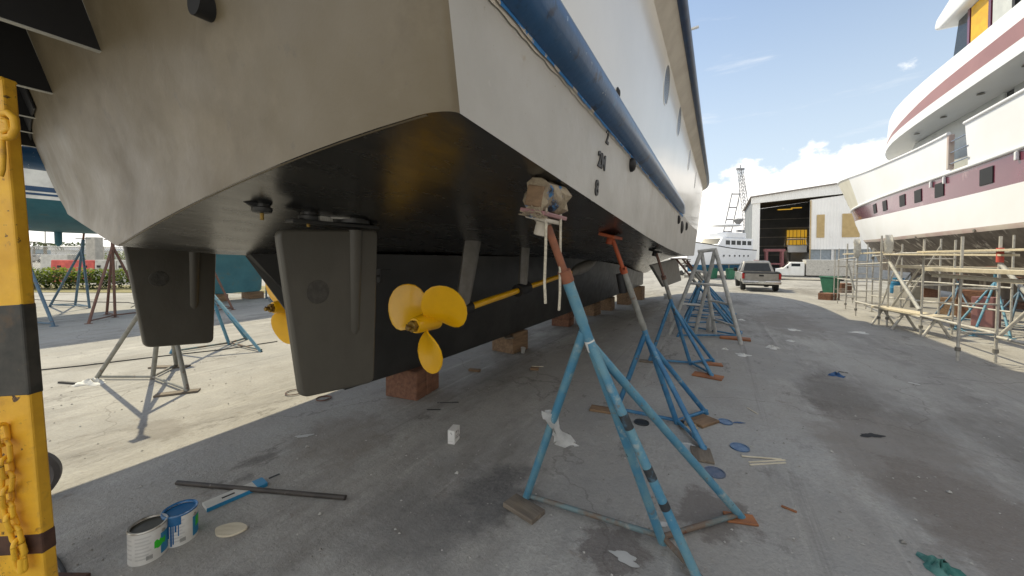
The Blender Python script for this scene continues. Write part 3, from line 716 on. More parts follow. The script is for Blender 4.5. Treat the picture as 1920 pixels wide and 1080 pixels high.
# planks under feet
def pk(label, px, py, d, rz, m='woodgrey'):
    p = G(px, py); return plank(label, (p.x, p.y, p.z+.002), d, rz, m)
pk('thick grey plank end under the left foot of the nearest stand', 982, 958, (.24, .13, .03), R(-42), 'woodgrey')
pk('split orange board under the right foot of the nearest stand', 1388, 975, (.17, .09, .014), R(-12), 'woodorange')
pk('brown board under the left foot of the second stand', 1140, 772, (.36, .13, .025), R(-22), 'wood')
pk('square brown board under the right foot of the second stand', 1318, 792, (.26, .17, .025), R(28), 'wood')
pk('tan board under the front foot of the second stand', 1316, 855, (.22, .15, .02), R(70), 'woodgrey')
pk('orange stained board under the front foot of the third stand', 1327, 706, (.36, .2, .016), R(-38), 'woodorange')
pk('orange board under the far right foot of the third stand', 1336, 684, (.26, .14, .02), R(-20), 'woodorange')
pk('dark board under the left foot of the third stand', 1216, 679, (.26, .12, .02), R(-20), 'woodgrey')
pk('red brown board lying beneath the outer leg of the trestle', 1378, 636, (.52, .22, .035), R(-30), 'woodorange')
# aluminium trestle
tp0, tp1 = P(1315, 471, 7.25), P(1341, 468, 7.1)
fe = dict(a=G(1255, 627), b=G(1303, 626), c=G(1342, 629), d=G(1390, 646))
c = (fe['a']+fe['d'])/2
tr_ = thing('trestle_ladder', 'tall paint splashed aluminium trestle with four splayed legs beside the far stands', 'trestle', (c.x, c.y, gz(c.x, c.y)))
legs = dict(a=(tp0, fe['a']), c=(tp0, fe['c']), b=(tp1, fe['b']), d=(tp1, fe['d']))
for k, (a, b) in legs.items(): MB().tube([b, a], .036, 10).build('leg', 'pipewhite', tr_, 50)
MB().tube([tp0-(tp1-tp0)*.25, tp1+(tp1-tp0)*.1], .035, 10).build('top_bar', 'pipewhite', tr_, 50)
def onleg(k, f_): return legs[k][0].lerp(legs[k][1], f_)
for a, b, f_ in (('a', 'd', .37), ('a', 'b', .62), ('c', 'd', .57), ('c', 'd', .80), ('a', 'c', .22)):
    MB().tube([onleg(a, f_), onleg(b, f_+.02)], .025, 8).build('rung', 'pipewhite', tr_, 50)
# ------------------------------------------------------------------ stands on the port side and under the sailboat
GP = 'stands on the far port side of the yard'
f4 = [G(180, 711), G(286, 711), G(331, 688), G(352, 736)]
J = P(309, 510, 4.47); D = f4[1]; ax = (J-D).normalized(); p4 = J+ax*((1.86-J.z)/ax.z)
jack('pale grey four legged stand under the port side, throwing a sharp shadow', p4, f4, 1, (309, 512), 'greyst', 'greyst', 'brownst', 'brownst', GP, .024, padsize=(.12, .1, .02))
f5 = [G(320, 663), G(430, 646), G(463, 637), G(490, 660)]
c5 = sum(f5, Vector())/4; J = P(388, 531, c5.y); D = f5[1]; ax = (J-D).normalized(); p5 = J+ax*((1.75-J.z)/ax.z)
jack('light blue stand behind the port rudder', p5, f5, 1, (388, 533), 'blue1', 'blue1', 'rustrod', 'brownst', GP, .024)
fa = [G(39, 607), G(101, 612), G(62, 577)]
tripod('slate blue stand with a tall post beside the yellow post', P(38, 458, fa[0].y), P(36, 398, fa[0].y), fa, 'blue3', 'orange', GP, .03, hub=0)
fb = [G(93, 575), G(141, 573), G(168, 578)]
cb = sum(fb, Vector())/3
tripod('thin dark stand before the red barrier', P(154, 466, cb.y), P(158, 432, cb.y), fb, 'blue3', 'brownst', GP, .03)
fc = [G(166, 607), G(200, 590), G(216, 595), G(277, 588)]
cc = sum(fc, Vector())/4
tripod('rusty brown stand left of the port rudder', P(211, 461, cc.y), P(212, 440, cc.y), fc, 'brownst', 'brownst', GP, .028, hub=2)
fd = [G(437, 581), G(404, 575), G(380, 590)]
cd = sum(fd, Vector())/3
tripod('thin brown stand between the port rudder and the teal keel', P(393, 492, cd.y), P(392, 470, cd.y), fd, 'brownst', 'brownst', GP, .028)
ff = [G(509, 566), G(499, 560), G(521, 560)]
cf = sum(ff, Vector())/3
tripod('dark stand just right of the teal keel', P(500, 490, cf.y), P(498, 470, cf.y), ff, 'blue3', 'brownst', GP, .028)
fg = [G(47, 590), G(42, 572), G(30, 590)]
cg = sum(fg, Vector())/3
tripod('red brown stand half hidden by the slate blue stand', P(40, 470, cg.y), None, fg, 'brownst', 'brownst', GP, .024)
p = G(352, 737); plank('thin dark plank under the right foot of the grey four legged stand', (p.x-.1, p.y-.02, .002), (.4, .1, .02), R(25), 'woodgrey', 'plank pieces under the stand feet')
p = G(331, 689); plank('thin dark plank under the far foot of the grey four legged stand', (p.x-.1, p.y, .002), (.5, .1, .02), R(5), 'woodgrey', 'plank pieces under the stand feet')
# ------------------------------------------------------------------ the neighbouring sailboat, parallel, far to port
Sx = B(0, -12.3, 0)
SB = thing('sailboat', 'white sailboat with blue stripes and teal bottom propped up at far left', 'sailboat', (Sx.x, Sx.y, 0), BOATROT)
ss = [-2.5, -1.5, 0, 2, 4, 6, 8, 10, 12, 13.5]
hb_ = [1.1, 1.5, 1.75, 1.85, 1.9, 1.85, 1.65, 1.25, .6, .04]
def sb_sec(s, sg=1):
    b = interp(ss, hb_, s); bt = 2.2 + .5*max(0, (2-s)/4.5)**2*2 + .6*max(0, (s-8)/5.5)**2
    zs = [bt, bt+.06, bt+.22, bt+.5, 2.88 if bt < 2.4 else max(2.88, bt+.55)]
    fr = [0, .35, .68, .9, .985]
    return [(s, sg*b*f_, z) for f_, z in zip(fr, zs)]
def sb_rows(fn):
    return [fn(s) for s in [-2.5+16*i/32 for i in range(33)]]
full = lambda s: list(reversed(sb_sec(s, 1)))[:-1] + sb_sec(s, -1)
MB().grid(sb_rows(full)).build('bottom', 'teal', SB, 60, local=True)
def band(z0, z1, m, nm, off=0.0):
    mb = MB()
    for sg in (1, -1):
        mb.grid(sb_rows(lambda s: [(s, sg*(interp(ss, hb_, s)*(.985+.02*(z-2.88))+off), max(z, sb_sec(s)[4][2]) if z < 2.9 else z) for z in [z0+(z1-z0)*k/3 for k in range(4)]]))
    return mb.build(nm, m, SB, 60, local=True)
band(2.88, 4.75, 'sailwhite', 'topside'); band(2.96, 3.01, 'navy', 'stripe', .006); band(3.05, 3.16, 'navy', 'stripe', .006)
MB().grid(sb_rows(lambda s: [(s, y*interp(ss, hb_, s), 4.74) for y in (-1.02, 0, 1.02)])).build('deck', 'deckwhite', SB, local=True)
MB().box((3.5, 0, 4.95), (5, 1.9, .45)).build('cabin', 'sailwhite', SB, local=True, bevel=.1)
MB().add([(-2.5, -1.1, 2.9), (-2.5, 1.1, 2.9), (-2.5, 1.12, 4.75), (-2.5, -1.12, 4.75)], [(0, 1, 2, 3)]).build('transom', 'sailwhite', SB, local=True)
def kprof(x0, x1, z0, z1, th, nm, m, x2, x3):
    pts = []
    def ring(xa, xb, z): return [(xa+(xb-xa)*(.5-.5*math.cos(math.pi*q)), sg*th*math.sin(math.pi*q)**.7 if 0 < q < 1 else 0, z) for sg, qs in ((1, [i/8 for i in range(9)]), (-1, [i/8 for i in range(7, 0, -1)])) for q in qs]
    mb = MB(); mb.grid([ring(x0, x1, z1), ring((x0+x2)/2, (x1+x3)/2, (z0+z1)/2), ring(x2, x3, z0+.06), ring(x2+.06, x3-.06, z0)], True)
    mb.f.append(tuple(range(16))); mb.f.append(tuple(48+i for i in range(16))); return mb.build(nm, m, SB, 45, local=True)
ka, kb_ = onT(393, 520, -12.3), onT(490, 520, -12.3)
k0, k1 = ST(ka)[0], ST(kb_)[0]
kprof(k0-.3, k1+.1, .26, 2.35, .16, 'fin_keel', 'teal', k0, k1)
ra = ST(onT(100, 450, -12.3))[0]; rb = ST(onT(117, 450, -12.3))[0]
kprof(ra, rb, 1.83, 2.75, .06, 'skeg', 'teal', ra+.02, rb)
for (px, py, lb) in ((405, 566, 'left timber block under the teal fin keel'), (474, 559, 'right timber block under the teal fin keel')):
    p = onT(px, py, -12.3); b_ = thing('keel_block', lb, 'block', (p.x, p.y, 0), BOATROT, 'timber blocks under the teal keel')
    MB().box((0, 0, .125), (.5, .6, .25)).build('timber', 'wood', b_, local=True, bevel=.012)
# ------------------------------------------------------------------ yellow machine post on the left, with chain and wheel
b0, b1 = G(38, 1095), P(18, 158, 1.66)
b0 = Vector((-2.115, 1.60, 0)); b1 = Vector((-2.268, 1.60, 2.35))
YP = thing('yellow_post', 'tall chipped yellow steel post with a black band and a chain, at left edge', 'post', (b0.x, b0.y, 0))
edgeR = lambda z: None
def post_seg(z0, z1, m, nm, grow=0.0):
    a = b0.lerp(b1, z0/b1.z); b = b0.lerp(b1, z1/b1.z); mb = MB(); mb.beam(a, b, .20+grow, .05+grow, (0, 1, 0)); return mb.build(nm, m, YP, bevel=.008)
post_seg(0, b1.z, 'postyellow', 'column')
zl = lambda py: P(60, py, 1.575).z
post_seg(zl(745), zl(572), 'postblack', 'black_band', .003)
post_seg(zl(1042), zl(1002), 'rustpatch', 'rust_band', .003)
c = b0.lerp(b1, .99)
mb = MB(); mb.box((b0.x-.22, b0.y, .012), (.5, .4, .024)); mb.build('base_plate', 'rustpatch', YP, bevel=.004)
mb = MB()
for i in range(6):
    p = b0 + Vector((-.2+rnd.uniform(-.1, .05), rnd.uniform(-.2, .1), .03)); mb.lathe([(.09, 0), (.07, .02), (0, .03)], Matrix.Translation(p), 9)
mb.build('scale_flakes', 'postyellow', YP, 30)
a = b0.lerp(b1, .985)
mb = MB(); mb.beam(a+Vector((-.1, .0, .02)), a+Vector((.098, .0, .035)), .06, .02); mb.build('cap', 'postyellow', YP, bevel=.01)
def link(c, d, n, L_, r, mb, rot=0):
    d = d.normalized(); a = n.normalized(); pts = []
    for i in range(17):
        t_ = 2*math.pi*i/16; x = math.cos(t_)*L_*.28; y = math.sin(t_)*L_*.28 + (L_*.25 if math.sin(t_) > 0 else -L_*.25)
        pts.append(c+a*x+d*y)
    mb.tube(pts, r, 8, cap=False)
CH = thing('chain', 'heavy yellow painted chain hanging down the front of the yellow post', 'chain', (b0.x, b0.y-.15, 0))
prev = None; k = 0
pix = [(2, 800), (6, 830), (10, 862), (14, 890), (13, 918), (14, 945), (18, 968), (26, 990), (33, 1015), (36, 1042), (40, 1068)]
pp = [P(x, y, 1.545) for x, y in pix]
for i in range(len(pp)-1):
    mb = MB(); dd = pp[i+1]-pp[i]; sd = Vector((1, 0, 0)) if i % 2 else Vector((.35, -1, 0))
    link((pp[i]+pp[i+1])/2, dd, sd, dd.length*1.22, .0085, mb); mb.build('chain_link', 'postyellow', CH, 60)
mb = MB(); q = [P(x, y, 1.545) for x, y in ((40, 1020), (33, 1030), (34, 1042), (42, 1046), (46, 1036), (42, 1024))]; mb.tube(q+[q[0]], .011, 8, cap=False); mb.tube([P(40, 1046, 1.54), P(41, 1072, 1.54)], .012, 8); mb.build('shackle', 'postyellow', CH, 60)
mb = MB(); q = [P(x, y, 1.55) for x, y in ((4, 214), (16, 212), (27, 222), (29, 240), (22, 256), (10, 258))]; mb.tube(q, .014, 10); mb.tube([P(3, 225, 1.55), P(14, 228, 1.54), P(16, 242, 1.54), P(6, 248, 1.55)], .010, 8)
mb.tube([P(4, 262, 1.55), P(6, 290, 1.55), P(5, 318, 1.55), P(1, 330, 1.55)], .009, 8); mb.build('chain_hook', 'postyellow', YP, 60)
WH = thing('caster_wheel', 'grey rubber wheel with yellow hub half hidden behind the yellow post', 'wheel', tuple(G(36, 952)))
wc = G(36, 952); wc = Vector((wc.x, wc.y, .175)); Xw = frameX(wc, W*.35+U*.94, (0, 0, 1))
MB().lathe([(.125, -.03), (.15, -.04), (.175, -.025), (.175, .025), (.15, .04), (.125, .03)], Xw, 40, True).build('tyre', 'tyregrey', WH, 40)
MB().lathe([(.0, -.03), (.04, -.055), (.05, -.03), (.127, -.02), (.127, .02), (.05, .03), (.04, .055), (0, .055)], Xw, 32).build('rim', 'postyellow', WH, 40)
# ------------------------------------------------------------------ paint cans and things lying about
def can(label, px, py, r, h, inner, fill, rz, drips=False):
    p = G(px, py); rt = thing('paint_can', label, 'paint can', (p.x, p.y, 0), rz, 'two open paint cans')
    MB().lathe([(r-.004, .004), (r, 0), (r, .004), (r, h-.004), (r-.004, h-.004), (r-.004, .012)], None, 40, True).build('body', 'can', rt, 40, local=True)
    MB().lathe([(r, h-.008), (r+.003, h-.003), (r, h+.002), (r-.009, h), (r-.011, h-.006), (r-.006, h-.010)], None, 40, True).build('rim', inner if drips else 'canmetal', rt, 40, local=True)
    MB().lathe([(r-.005, h-.012), (r-.0055, fill+.002)], None, 40).build('inner_wall', inner, rt, 40, local=True)
    mb = MB(); mb.lathe([(r-.005, fill), (0, fill)], None, 32); mb.build('paint_surface', inner, rt, local=True)
    def patch(a0, a1, z0, z1, m, nm, off=.0006, jag=0.0):
        n = max(2, int((a1-a0)/.08)); mb = MB()
        mb.grid([[((r+off)*math.cos(a0+(a1-a0)*i/n), (r+off)*math.sin(a0+(a1-a0)*i/n), z+(rnd.uniform(-jag, jag) if jag else 0)) for z in (z0, z1)] for i in range(n+1)])
        return mb.build(nm, m, rt, local=True, fix=False)
    # label print: grey paragraphs, a bar code, a blue band and a green splash (angles: -pi/2 faces the viewer at rz=0)
    A = -math.pi/2
    for i in range(7): patch(A-.55, A+.28-.12*(i % 2), h*.80-i*.018, h*.80-i*.018+.0075, 'labelgrey', 'print_line')
    for i in range(5): patch(A-1.25, A-.75, h*.76-i*.024, h*.76-i*.024+.008, 'labelgrey', 'print_line')
    for i in range(6): patch(A+.02+i*.055, A+.05+i*.055, .018, .040, 'labelink', 'bar_code')
    patch(A+.78, A+1.55, .016, h*.74, 'labelblue', 'blue_band')
    patch(A+1.55, A+2.4, .006, h*.9, 'labelgreen' if drips else 'labelblue', 'blue_band')
    if drips:
        patch(A+1.0, A+1.5, h*.36, h*.70, 'labelgreen', 'green_splash', .001, .006)
        for i, (a, l, w) in enumerate(((-.62, .115, .06), (-.45, .16, .05), (-.33, .15, .035), (-.2, .085, .05), (-.05, .11, .03), (-.75, .07, .1), (-.9, .05, .12))):
            patch(A+a-w, A+a+w, h-l, h+.001, 'paintblue', 'paint_drip', .0018)
        patch(A-1.3, A+.1, h-.05, h+.001, 'paintblue', 'paint_drip', .0014)
    else:
        patch(A+.42, A+1.1, h*.38, h*.58, 'labelgreen', 'green_splash', .001, .008)
    ear = MB(); ear.lathe([(.009, 0), (.009, .004), (.004, .006)], frameX(((r)*math.cos(A+.95), r*math.sin(A+.95), h*.80), (-math.sin(A+.95), math.cos(A+.95), 0), (0, 0, 1)), 14); ear.build('handle_ear', 'canmetal', rt, 40, local=True)
    return rt
can('near paint can with dark dried paint inside and a green splash on its label', 278, 1040, .078, .168, 'paintdark', .02, R(38))
can('blue filled paint can with blue drips running down its label', 338, 1008, .078, .168, 'paintblue', .105, R(40), True)
MB_ = MB()
p0 = G(332, 905, .022); p1_ = G(648, 933, .022)
tag(MB().tube([p0, p1_], [.0155, .0155], 16).build('steel_pipe', 'pipebrown', None, 50), 'long dark pipe lying across the blue edged board', 'pipe')
a, b = G(383, 951, .012), G(496, 903, .012)
bdm = 0
bd = thing('painted_board', 'grey board with blue painted edge lying under the dark pipe', 'board', tuple(G(440, 930)))
MB().beam(a, b, .10, .02).build('board', 'barwhite', bd, bevel=.003)
d = (b-a).normalized(); sd = Vector((d.y, -d.x, 0))
mb = MB(); mb.beam(a+sd*.052, b+sd*.052, .005, .023); mb.beam(b-d*.06+Vector((0, 0, .0095)), b+d*.002+Vector((0, 0, .0095)), .102, .005); mb.build('blue_paint', 'labelblue', bd)
mb = MB(); mb.beam(a+d*.09+Vector((0, 0, .0096)), a+d*.16+Vector((0, 0, .0096)), .018, .002); mb.beam(a+d*.36+Vector((0, 0, .0096)), a+d*.43+Vector((0, 0, .0096)), .018, .002); mb.build('slot', 'black', bd)
p = G(432, 996)
mb = MB(); n = 24; vs = []
for z in (0, .012):
    for k in range(n):
        t_ = 2*math.pi*k/n; vs.append((p.x+.088*math.cos(t_)*(1+.08*math.sin(3*t_)), p.y+.05*math.sin(t_)*(1-.1*math.cos(2*t_)), p.z+.003+z))
mb.add(vs, [tuple(reversed(range(n))), tuple(range(n, 2*n))]+[(k, (k+1) % n, n+(k+1) % n, n+k) for k in range(n)])
tag(mb.build('wood_disc', 'woodpale', None, bevel=.002), 'pale oval slice of wood on the ground right of the paint cans', 'wood piece')
# small white box with black printed sides
p = G(847, 832); bx_ = thing('small_box', 'small white cardboard box with black print standing on the asphalt', 'box', (p.x+.01, p.y+.05, 0), R(-14))
MB().box((0, 0, .058), (.062, .118, .116)).build('carton', 'card', bx_, local=True, bevel=.001)
rs = MB()
for i in range(14):
    y = rnd.uniform(-.045, .04); z = .022+rnd.uniform(0, .065); l = rnd.uniform(.006, .022)
    rs.add([(.0316, y, z), (.0316, y+l, z+rnd.uniform(-.002, .012)), (.0316, y+l*.8, z+rnd.uniform(.008, .02)), (.0316, y-.003, z+rnd.uniform(.004, .014))], [(0, 1, 2, 3)])
rs.build('print', 'labelink', bx_, local=True, fix=False)
rs = MB(); rs.add([(-.004, -.0596, .088), (.001, -.0596, .088), (.001, -.0596, .1), (-.004, -.0596, .1)], [(0, 1, 2, 3)]); rs.add([(.002, -.0596, .082), (.007, -.0596, .082), (.007, -.0596, .09), (.002, -.0596, .09)], [(0, 1, 2, 3)])
rs.build('print', 'labelink', bx_, local=True, fix=False)
def seam(y, z): pass
MB().box((0, -.0591, .022), (.050, .0008, .0015)).build('print', 'labelgrey', bx_, local=True)
def lid(label, px, py, r, m):
    p = G(px, py); o = MB().lathe([(0, .006), (r*.86, .006), (r*.88, .011), (r*.97, .012), (r, .008), (r, .002)], None, 32).build('can_lid', m, None, 40, local=True)
    o.location = (p.x, p.y, p.z); o.rotation_euler = (rnd.uniform(-.03, .03), rnd.uniform(-.03, .03), 0); tag(o, label, 'lid', 'paint can lids on the asphalt')
lid('pale blue lid with a spill beside it, farthest of the blue lids', 1360, 792, .065, 'lidblue')
lid('blue lid in front of the pale wooden sticks', 1387, 840, .073, 'lidblue')
lid('slate lid partly behind the right leg of the nearest stand', 1340, 887, .073, 'lidgrey')
lid('black lid between the nearest and second stands', 1203, 793, .07, 'liddark')
lid('pale metal lid beside the front foot of the second stand', 1290, 841, .078, 'lidwhite')
def stick(label, a, b, w, h, m, z=.002, group=None, name='wooden_stick', cat='stick'):
    a, b = G(*a), G(*b); o = MB(); off = Vector((0, 0, z+h/2)); o.beam(a+off, b+off, w, h)
    return tag(o.build(name, m, None, bevel=.001), label, cat, group)
gs = 'pale paint stirring sticks'
stick('upper pale wooden stick of the three', (1391, 857), (1466, 863), .014, .006, 'woodpale', .006, gs)
stick('middle pale wooden stick of the three', (1404, 867), (1472, 863), .014, .006, 'woodpale', 0, gs)
stick('lower pale wooden stick of the three', (1406, 872), (1473, 868), .013, .006, 'woodpale', 0, gs)
stick('short orange brown stick right of the nearest stand', (1465, 950), (1494, 962), .016, .008, 'woodorange')
stick('pale bent splinter beyond the wooden sticks', (1401, 765), (1421, 777), .013, .004, 'woodpale')
stick('dark thin metal strip lying on the road in shade', (1572, 697), (1590, 700), .02, .006, 'markblack', name='metal_strip', cat='strip')
stick('white sliver on the right hand road', (1703, 717), (1725, 722), .03, .004, 'paper', name='paper_strip', cat='paper')
stick('thin dark rod on the asphalt behind the white box', (800, 769), (826, 769), .008, .008, 'markblack', name='steel_rod', cat='rod')
stick('thin dark rod crossing in front of the first red block', (820, 756), (860, 755), .008, .008, 'markblack', name='steel_rod', cat='rod')
stick('dark plank end poking past the left foot of the grey four legged stand', (111, 718), (150, 721), .03, .02, 'markblack', name='wood_strip', cat='plank')
stick('small brown scrap of wood below the propeller', (880, 695), (900, 697), .06, .03, 'wood', name='wood_scrap', cat='wood scrap')
stick('brown scrap of wood under a pale stick', (995, 693), (1010, 694), .07, .03, 'wood', name='wood_scrap', cat='wood scrap')
stick('pale stick balanced on the brown scrap of wood', (997, 691), (1019, 692), .016, .008, 'woodpale', .031)
def rag(label, px, py, r, h, m, name='rag', cat='rag', group=None, seed=1, sx=1.0):
    q = random.Random(seed); p = G(px, py); mb = MB(); rows = []; n = 16
    for i in range(9):
        f_ = i/8; rr = []
        for k in range(n):
            a = 2*math.pi*k/n; w = r*(1-f_)*(1+.30*math.sin(3*a+seed)+.2*math.sin(5*a+2*seed)+q.uniform(-.10, .10)); rr.append((p.x+math.cos(a)*w*sx, p.y+math.sin(a)*w, p.z+.002+h*(1-(1-f_)**2)*(.55+.45*math.sin(4*a+6*f_+seed))*q.uniform(.75, 1.1)))
        rows.append(rr)
    mb.grid(rows, True); mb.f.append(tuple(8*n+k for k in range(n)))
    return tag(mb.build(name, m, None, 70), label, cat, group)
rag('crumpled teal rag at the bottom right corner', 1763, 1066, .075, .055, 'tealrag', seed=3)
rag('small blue rag on the shaded road', 1568, 704, .09, .05, 'bluerag', seed=5)
rag('brown crumpled rag at the hub of the second stand', 1288, 801, .075, .10, 'carpet', seed=8)
rag('pink and white bundled rag at the left foot of the grey four legged stand', 172, 719, .11, .07, 'paper', seed=9, sx=1.5)
rag('tiny red cap lying by the hub of the nearest stand', 1238, 1003, .02, .03, 'red', 'bottle_cap', 'cap', seed=4)
gp = 'white paper scraps blown over the road'
for i, (px, py, r, lb) in enumerate([(1449, 653, .09, 'white crumpled paper on the road beyond the third stand'), (1393, 666, .10, 'flat white scrap near the outer trestle leg'), (1488, 619, .11, 'pale green scrap on the road before the pickup'), (1390, 600, .08, 'small dark and white cup on the road beside the trestle'),
        (1360, 655, .05, 'tiny white scrap between the trestle and the orange board'), (1612, 624, .14, 'pale scrap near the edge of the shade'), (1483, 640, .06, 'faint scrap in the middle of the road')]):
    rag(lb, px, py, r, .03 if i else .06, 'paper', 'paper_scrap', 'paper', gp, 20+i)
p = G(980, 663); o = MB().lathe([(.03, .0), (.042, .09), (.040, .09), (.028, .004)], None, 20).build('plastic_cup', 'plastic', None, 40, local=True)
o.location = (p.x, p.y, .012); o.rotation_euler = (.12, .1, 0); tag(o, 'small white plastic cup at the corner of the second keel block', 'cup')
def bottle(label, px, py, s=1.0, m='plastic'):
    p = G(px, py); o = MB().lathe([(.04*s, 0), (.045*s, .01), (.045*s, .15*s), (.018*s, .2*s), (.018*s, .23*s), (0, .235*s)], None, 16).build('plastic_bottle', m, None, 40, local=True)
    o.location = p; tag(o, label, 'bottle')
bottle('white plastic bottle standing behind the third stand', 1331, 622, 1.6)
def bucket(label, px, py, r, h, m):
    p = G(px, py); rt = thing('bucket', label, 'bucket', tuple(p)); 
    MB().lathe([(r*.85, 0), (r, h), (r*.95, h), (r*.8, .01)], None, 20).build('pail', m, rt, 40, local=True)
    MB().tube([(r*math.cos(a), 0, h+r*.5*math.sin(a)*.4) for a in [math.pi*i/10 for i in range(11)]], .004, 6).build('handle', 'galv', rt, 50, local=True)
bucket('white bucket by the far legs of the third stand', 1256, 601, .14, .2, 'plastic'); bucket('white bucket beyond the second stand with blue label', 1250, 560, .14, .22, 'plastic'); bucket('small pale bucket beneath the trestle', 1345, 580, .13, .2, 'plastic')
def loop(label, px, py, r, m='brownst', turns=2, sx=1.0):
    p = G(px, py); pts = []
    for i in range(16*turns+1):
        a = 2*math.pi*i/16; q = r*(1+.12*math.sin(a*.7+px)); pts.append((p.x+q*sx*math.cos(a), p.y+q*math.sin(a), .008+.004*(i/16)))
    return tag(MB().tube(pts, .0045, 6).build('wire_loop', m, None, 60), label, 'wire', 'wire loops on the ground')
loop('brown wire loop to the right of the starboard rudder foot', 606, 749, .075, turns=2); loop('brown wire loop to the left of the starboard rudder foot', 553, 737, .09, turns=2); loop('thin wire loop in the sun beside the yellow post', 44, 765, .09, turns=1)
hose = [G(x, y, .012) for x, y in ((30, 560), (90, 563), (170, 566), (240, 567), (258, 570), (246, 576))]
tag(MB().tube(hose, .012, 6).build('hose', 'rubber', None, 50), 'thin dark hose lying across the sunny ground behind the far stands', 'hose')
cab = [G(x, y, .008) for x, y in ((31, 698), (150, 686), (300, 668), (420, 655), (520, 640))]
tag(MB().tube(cab, .008, 6).build('cable', 'rubber', None, 50), 'black cable running over the sunlit ground behind the rudders', 'cable')
cab = [G(x, y, .010) for x, y in ((98, 1040), (108, 1052), (118, 1068), (124, 1090))]
tag(MB().tube(cab, .009, 8).build('cable', 'rubber', None, 50), 'black cable curling past the foot of the yellow post', 'cable')
# loose stone chips scattered over the asphalt
mb = MB(); q = random.Random(11)
for i in range(900):
    y = 1.7+9*q.random()**1.8; x = q.uniform(-1.3, 1.45)*y; r = q.uniform(.0025, .009)*(1+.07*y); 
    if i % 40 == 0: r *= 2
    a = q.uniform(0, 6.28); c = Vector((x, y, gz(x, y)+r*.3))
    pts = [c+Vector((math.cos(a+k*1.57)*r*q.uniform(.6, 1.3), math.sin(a+k*1.57)*r*q.uniform(.6, 1.3), 0)) for k in range(4)]
    mb.add(pts+[c+Vector((0, 0, r*.7))], [(0, 1, 4), (1, 2, 4), (2, 3, 4), (3, 0, 4)])
o = mb.build('gravel', 'chips', None, fix=False); o['kind'] = 'stuff'; o['label'] = 'scattered stone and paint chips on the asphalt'
# flat spills
def spill(label, px, py, rx, ry, m, name, seed, rz=0.0, z=.004):
    q = random.Random(seed); p = G(px, py); mb = MB(); n = 40; vs = []
    ph = [q.uniform(0, 6.28) for _ in range(4)]
    for k in range(n):
        a = 2*math.pi*k/n; w = 1+.22*math.sin(2*a+ph[0])+.16*math.sin(3*a+ph[1])+.12*math.sin(5*a+ph[2])+.07*math.sin(9*a+ph[3])
        x, y = rx*w*math.cos(a), ry*w*math.sin(a); vs.append((p.x+x*math.cos(rz)-y*math.sin(rz), p.y+x*math.sin(rz)+y*math.cos(rz), p.z+z))
    mb.add(vs, [tuple(range(n))]); o = mb.build(name, m, None, fix=False); o['kind'] = 'structure'; return o
spill('', 1634, 817, .085, .045, 'oil', 'oil_patch', 3); spill('', 1172, 1047, .075, .035, 'lichen', 'paint_spill', 5, -.5); spill('', 1240, 983, .05, .018, 'lichen', 'paint_spill', 6, -.3); spill('', 570, 818, .06, .03, 'lichen', 'paint_spill', 8, .3)
spill('', 1385, 793, .05, .02, 'bluerag', 'paint_spill', 12, .1)
# ------------------------------------------------------------------ the big yacht on the right, bow away from us (local x ahead, y to port; centre at t = 12.4)
TY = 12.4
q = B(0, TY, 0)
RY = thing('large_motor_yacht', 'large white yacht with maroon hull band under refit on the right', 'yacht', (q.x, q.y, 0), BOATROT)
sx = [-4, 4, 14, 18, 22, 26, 30, 34, 37, 40.2]
def RB(arr): return lambda s: interp(sx, arr, s)
b_top = RB([3.0, 3.0, 2.98, 2.95, 2.9, 2.75, 2.45, 1.8, 1.1, .06])      # at the bulwark
b_mid = RB([2.95, 2.95, 2.9, 2.86, 2.72, 2.4, 1.85, 1.05, .35, .04])     # at the guard
b_low = RB([2.9, 2.9, 2.88, 2.8, 2.55, 2.05, 1.3, .5, .05, .04])         # at the lower edge of the white
b_bot = RB([2.6, 2.6, 2.5, 2.35, 1.95, 1.4, .75, .1, .03, .03])
stem = lambda z: 30.6+interp([0, 1.7, 3.0, 4.4, 5.0, 6.2, 7.7], [0, .8, 2.6, 5.0, 5.9, 7.6, 9.4], z)
sheer = lambda s: interp([0, 16, 22, 30, 40], [5.55, 5.55, 5.8, 6.55, 7.7], s)
guard = lambda s: interp([0, 14, 22, 30, 40], [4.32, 4.32, 4.45, 4.75, 5.3], s)
low = lambda s: interp([0, 14, 22, 30, 40], [2.5, 2.5, 2.55, 2.75, 3.2], s)
mar = lambda s: interp([0, 14, 22, 30, 40], [3.46, 3.48, 3.62, 4.0, 4.6], s)
RS = [-4+44.2*i/80 for i in range(81)]
def half(s, z):
    zz = [.9, 1.9, low(s), guard(s), sheer(s)]
    st_ = stem(z)
    if s >= st_: return .03
    v = interp(zz, [b_bot(s)*.55, b_bot(s), b_low(s), b_mid(s), b_top(s)], z)
    return max(.03, min(v, 2.9*math.sqrt(max(0, (st_-s))/7.5)+.03))
def rband(z0, z1, nm, m, n=4, s0=-4, s1=40.2, off=0.0, both=True, par=RY):
    mb = MB()
    for sg in ((1, -1) if both else (1,)):
        rows = []
        for i in range(91):
            s = s0+(s1-s0)*i/90; r = []
            for k in range(n+1):
                z = z0(s)+(z1(s)-z0(s))*k/n; e = min(s, stem(z)); r.append((e, sg*(half(e, z)+off), z))
            rows.append(r)
        mb.grid(rows)
    return mb.build(nm, m, par, 40, local=True)
rband(lambda s: .9, lambda s: low(s)-.13, 'bottom', 'grime', 6, s1=34)
rband(lambda s: low(s)-.13, lambda s: low(s), 'boot_stripe', 'pinkboot', 2, s1=35)
rband(low, mar, 'topside', 'yachtwhite', 4)
rband(mar, guard, 'maroon_band', 'maroon', 3, s1=38.5)
GAP0, GAP1 = 15.35, 16.25
rband(guard, sheer, 'bulwark', 'yachtwhite', 4, s0=GAP1, s1=28)
